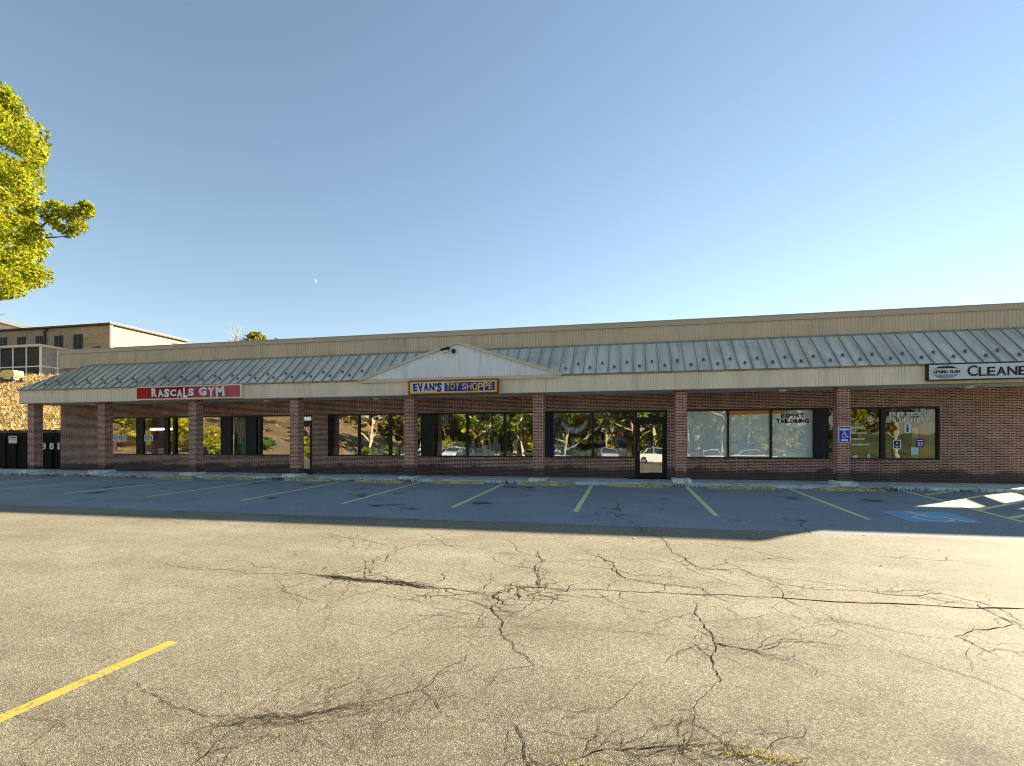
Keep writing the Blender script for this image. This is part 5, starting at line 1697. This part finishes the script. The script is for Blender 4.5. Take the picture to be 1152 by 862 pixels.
# ride-on toy car at the top of the bank
y = 9.0
while Z(13, 430.5, y) < land(X(13, y), y) and y < 16: y += .1
y = 10.0; x = X(13, y); z = land(x, y)
zt0 = Z(13, 431, y)
TC = thing('toy_car', (x, y, zt0), 'yellow ride on toy car with blue wheels on leafy bank', 'toy car')
wc = (X(22, y) - X(5, y)) / 2; zt0 = max(z - .02, zt0)
TC.location = (x, y, zt0)
hh_ = Z(13, 418.5, y) - Z(13, 431, y)
mb = MB(); mb.prism([(x - wc * .85, y - .3, zt0 + hh_ * .33), (x + wc * .85, y - .3, zt0 + hh_ * .33), (x + wc, y - .3, zt0 + hh_ * .55), (x + wc * .9, y - .3, zt0 + hh_ * .92), (x + wc * .2, y - .3, zt0 + hh_), (x - wc * .6, y - .3, zt0 + hh_ * .96), (x - wc, y - .3, zt0 + hh_ * .6)], (0, .6, 0)); mb.build('body', M['yellow'], TC)
mb = MB(); mb.box(x - .1, x + .22, y - .31, y - .302, zt0 + hh_ * .62, zt0 + hh_ * .82); mb.build('badge', M['sky_card'], TC)
for s in (-1, 1):
    for yy in (-.33, .25):
        MB().tube([(x + s * wc * .75, y + yy, zt0 + hh_ * .18), (x + s * wc * .75, y + yy + .08, zt0 + hh_ * .18)], hh_ * .19, 14).build('wheel', M['blue'], TC)
mb = MB(); mb.box(x - wc * .7, x + wc * .7, y - .28, y + .28, zt0 + hh_ * .16, zt0 + hh_ * .33); mb.build('chassis', M['white'], TC)

# ------------------------------------------------------------------ dumpsters left of the shops
def dumpster(x0, x1, label, digits=None, sticker=None):
    y0, y1, z0, z1 = .55, 2.15, -.06, 1.72
    t = thing('dumpster', ((x0 + x1) / 2, y0, z0 - .06), label, 'dumpster', 'dumpsters beside the shops')
    mb = MB(); mb.prism([(x0, y0, z0), (x0, y1, z0), (x0, y1, z1 + .12), (x0, y0, z1)], (x1 - x0, 0, 0))
    mb.box(x0 - .03, x1 + .03, y0 - .05, y0 - .001, z1 - .16, z1 - .04)
    for i in range(4):
        a = x0 + .05 + (x1 - x0 - .2) * i / 3
        mb.box(a, a + .09, y0 - .045, y0 - .001, z0 + .05, z1 - .161)
    mb.build('bin_body', M['dumpster'], t)
    xm = (x0 + x1) / 2
    for a, c in ((x0, xm - .01), (xm + .01, x1)):
        mb = MB(); mb.prism([(a, y0 - .08, z1 + .003), (a, y1 + .03, z1 + .125), (a, y1 + .03, z1 + .165), (a, y0 - .08, z1 + .045)], (c - a, 0, 0)); mb.build('lid', M['lid'], t)
    mb = MB()
    for a in (x0 + .1, x1 - .22):
        for yy in (y0 + .15, y1 - .3):
            mb.tube([(a, yy, -.05), (a + .1, yy, -.05)], .065, 10)
    mb.build('castors', M['rubber'], t)
    if digits:
        mb = MB()
        for s, p in digits:
            a = X(p, y0 - .06)
            lay(mb, text_mesh(s, 1, .03, .01), a, a + (.27 if s != '1' else .12), Z(57, 505.8, y0), Z(57, 498.2, y0), y0 - .055)
        mb.build('numerals', M['paper'], t)
    if sticker:
        mb = MB(); xa, xb = X(9.6, y0 - .06), X(19, y0 - .06); mb.box(xa, xb, y0 - .057, y0 - .051, Z(14, 498.8, y0), Z(14, 490.6, y0)); nt2 = mb.build('notice', M['paper'], t)
        mb = MB(); mb.box(xa + .04, xb - .04, y0 - .061, y0 - .058, Z(14, 495.4, y0), Z(14, 494, y0)); mb.build('notice_stripe', M['yellow'], nt2)
        mb = MB(); mb.box(xa + .04, xb - .04, y0 - .061, y0 - .058, Z(14, 492.8, y0), Z(14, 491.8, y0)); mb.build('notice_text', M['ink'], nt2)
    return t


dumpster(X(34, .55), X(34, .55) + 2.1, 'black dumpster with white numerals right beside the brick wall', [('8', 46.6), ('8', 55.5), ('1', 64.6)])
dumpster(X(34, .55) - 2.35, X(34, .55) - .12, 'black dumpster with white notice left of first column', None, True)
dumpster(X(34, .55) - 4.8, X(34, .55) - 2.55, 'black dumpster furthest from the shops at left edge', None)
mb = MB(); rl = random.Random(2)
for i in range(420):
    leafq(mb, Vector((rl.uniform(X(34, .55) - 4.6, X(34, .55) + 1.9), rl.uniform(.6, 2.2), 1.82 + .05 * rl.random())), .07, rl)
tag(mb.build('fallen_leaves', M['leaf_brown']), kind='stuff')

# leaf litter and dead grass on the bank
mb = MB(); rl = random.Random(12)
for i in range(9000):
    y = rl.uniform(2.6, 13); x = -27.6 - (y + 2) * .62 - rl.random() * 14
    p = Vector((x, y, land(x, y) + .03))
    if rl.random() < .75: leafq(mb, p, rl.uniform(.03, .09), rl)
    else: blade(mb, p, rl.uniform(.1, .3), .03, rl, .8)
tag(mb.build('fallen_leaves', leaf_material('bank_leaves', [(0, (.24, .17, .07)), (.35, (.40, .29, .14)), (.6, (.52, .40, .21)), (.85, (.60, .49, .29)), (1, (.36, .34, .12))], .25)), kind='stuff')

# ------------------------------------------------------------------ moon
R_ = 500.0
fwd = Vector((-sin(A), cos(A), 0)); rgt = Vector((cos(A), sin(A), 0)); upv = Vector((0, 0, 1))
CAM = Vector((0, -D, H))
mc = CAM + (fwd + rgt * ((353.6 - 576) / F) + upv * ((HY - 316.4) / F)) * R_
mb = MB(); n = 14; r_ = 1.7
for i in range(n):
    q = []
    for k_ in (i, i + 1):
        a = -pi / 2 + pi * k_ / n
        q.append((r_ * cos(a) , r_ * sin(a))); q.append((r_ * .5 * cos(a), r_ * sin(a)))
    P3 = [mc + rgt * (u * .94 + v_ * -.34) + upv * (v_ * .94 + u * .34) for u, v_ in (q[0], q[2], q[3], q[1])]
    mb.prism(P3, fwd * .6)
m, nt, b, o = newmat('moonlight'); b.inputs['Base Color'].default_value = (.9, .9, .9, 1)
b.inputs['Emission Color'].default_value = (.75, .86, 1, 1); b.inputs['Emission Strength'].default_value = .17
M['moon'] = m
tag(mb.build('moon', m, None, mc), 'thin white crescent moon in blue sky', 'moon')

# ------------------------------------------------------------------ light
AZ, EL = radians(50), atan(.62 * cos(radians(50)))
S = Vector((sin(AZ) * cos(EL), cos(AZ) * cos(EL), sin(EL)))
sd = bpy.data.lights.new('sun', 'SUN'); sd.energy = 4.7; sd.angle = radians(.6); sd.color = (1.0, .86, .64)
so = bpy.data.objects.new('sun', sd); COL.objects.link(so); so.location = (60, 60, 40)
so.rotation_euler = S.to_track_quat('Z', 'Y').to_euler()
W = bpy.data.worlds.new('World'); SC.world = W; W.use_nodes = True
nt = W.node_tree; bg = nt.nodes['Background']
sky = nt.nodes.new('ShaderNodeTexSky'); sky.sky_type = 'NISHITA'; sky.sun_disc = False
sky.sun_elevation = EL; sky.sun_rotation = AZ; sky.altitude = 0
sky.air_density = 1.0; sky.dust_density = 0.0; sky.ozone_density = 1.6
hs = nt.nodes.new('ShaderNodeHueSaturation'); hs.inputs['Saturation'].default_value = .90; hs.inputs['Hue'].default_value = .494; hs.inputs['Value'].default_value = .71
gm = nt.nodes.new('ShaderNodeGamma'); gm.inputs['Gamma'].default_value = .92
nt.links.new(sky.outputs[0], gm.inputs['Color']); nt.links.new(gm.outputs[0], hs.inputs['Color']); nt.links.new(hs.outputs[0], bg.inputs['Color']); bg.inputs['Strength'].default_value = .070

# ------------------------------------------------------------------ camera
cd = bpy.data.cameras.new('camera'); cd.sensor_width = 36; cd.sensor_fit = 'HORIZONTAL'
cd.lens = 36 * F / 1152; cd.shift_y = (HY - 431) / 1152; cd.clip_end = 3000; cd.clip_start = .05
co = bpy.data.objects.new('camera', cd); COL.objects.link(co); co.location = CAM
co.rotation_euler = (pi / 2, 0, A)
SC.camera = co
W.cycles.sampling_method = 'NONE'
vs = SC.view_settings
vs.view_transform = 'Standard'; vs.look = 'None'; vs.gamma = 1; vs.use_curve_mapping = False
vs.exposure = 2.2
SC.cycles.pixel_filter_type = 'BLACKMAN_HARRIS'; SC.cycles.filter_width = 1.05
for m_ in bpy.data.materials:
    m_.cycles.emission_sampling = 'NONE'
SC.cycles.use_light_tree = False
SC.cycles.sample_clamp_indirect = 4; SC.cycles.caustics_reflective = False; SC.cycles.caustics_refractive = False
SC.cycles.max_bounces = 8; SC.cycles.transparent_max_bounces = 12
SC.cycles.use_denoising = True; SC.cycles.denoising_prefilter = 'NONE'
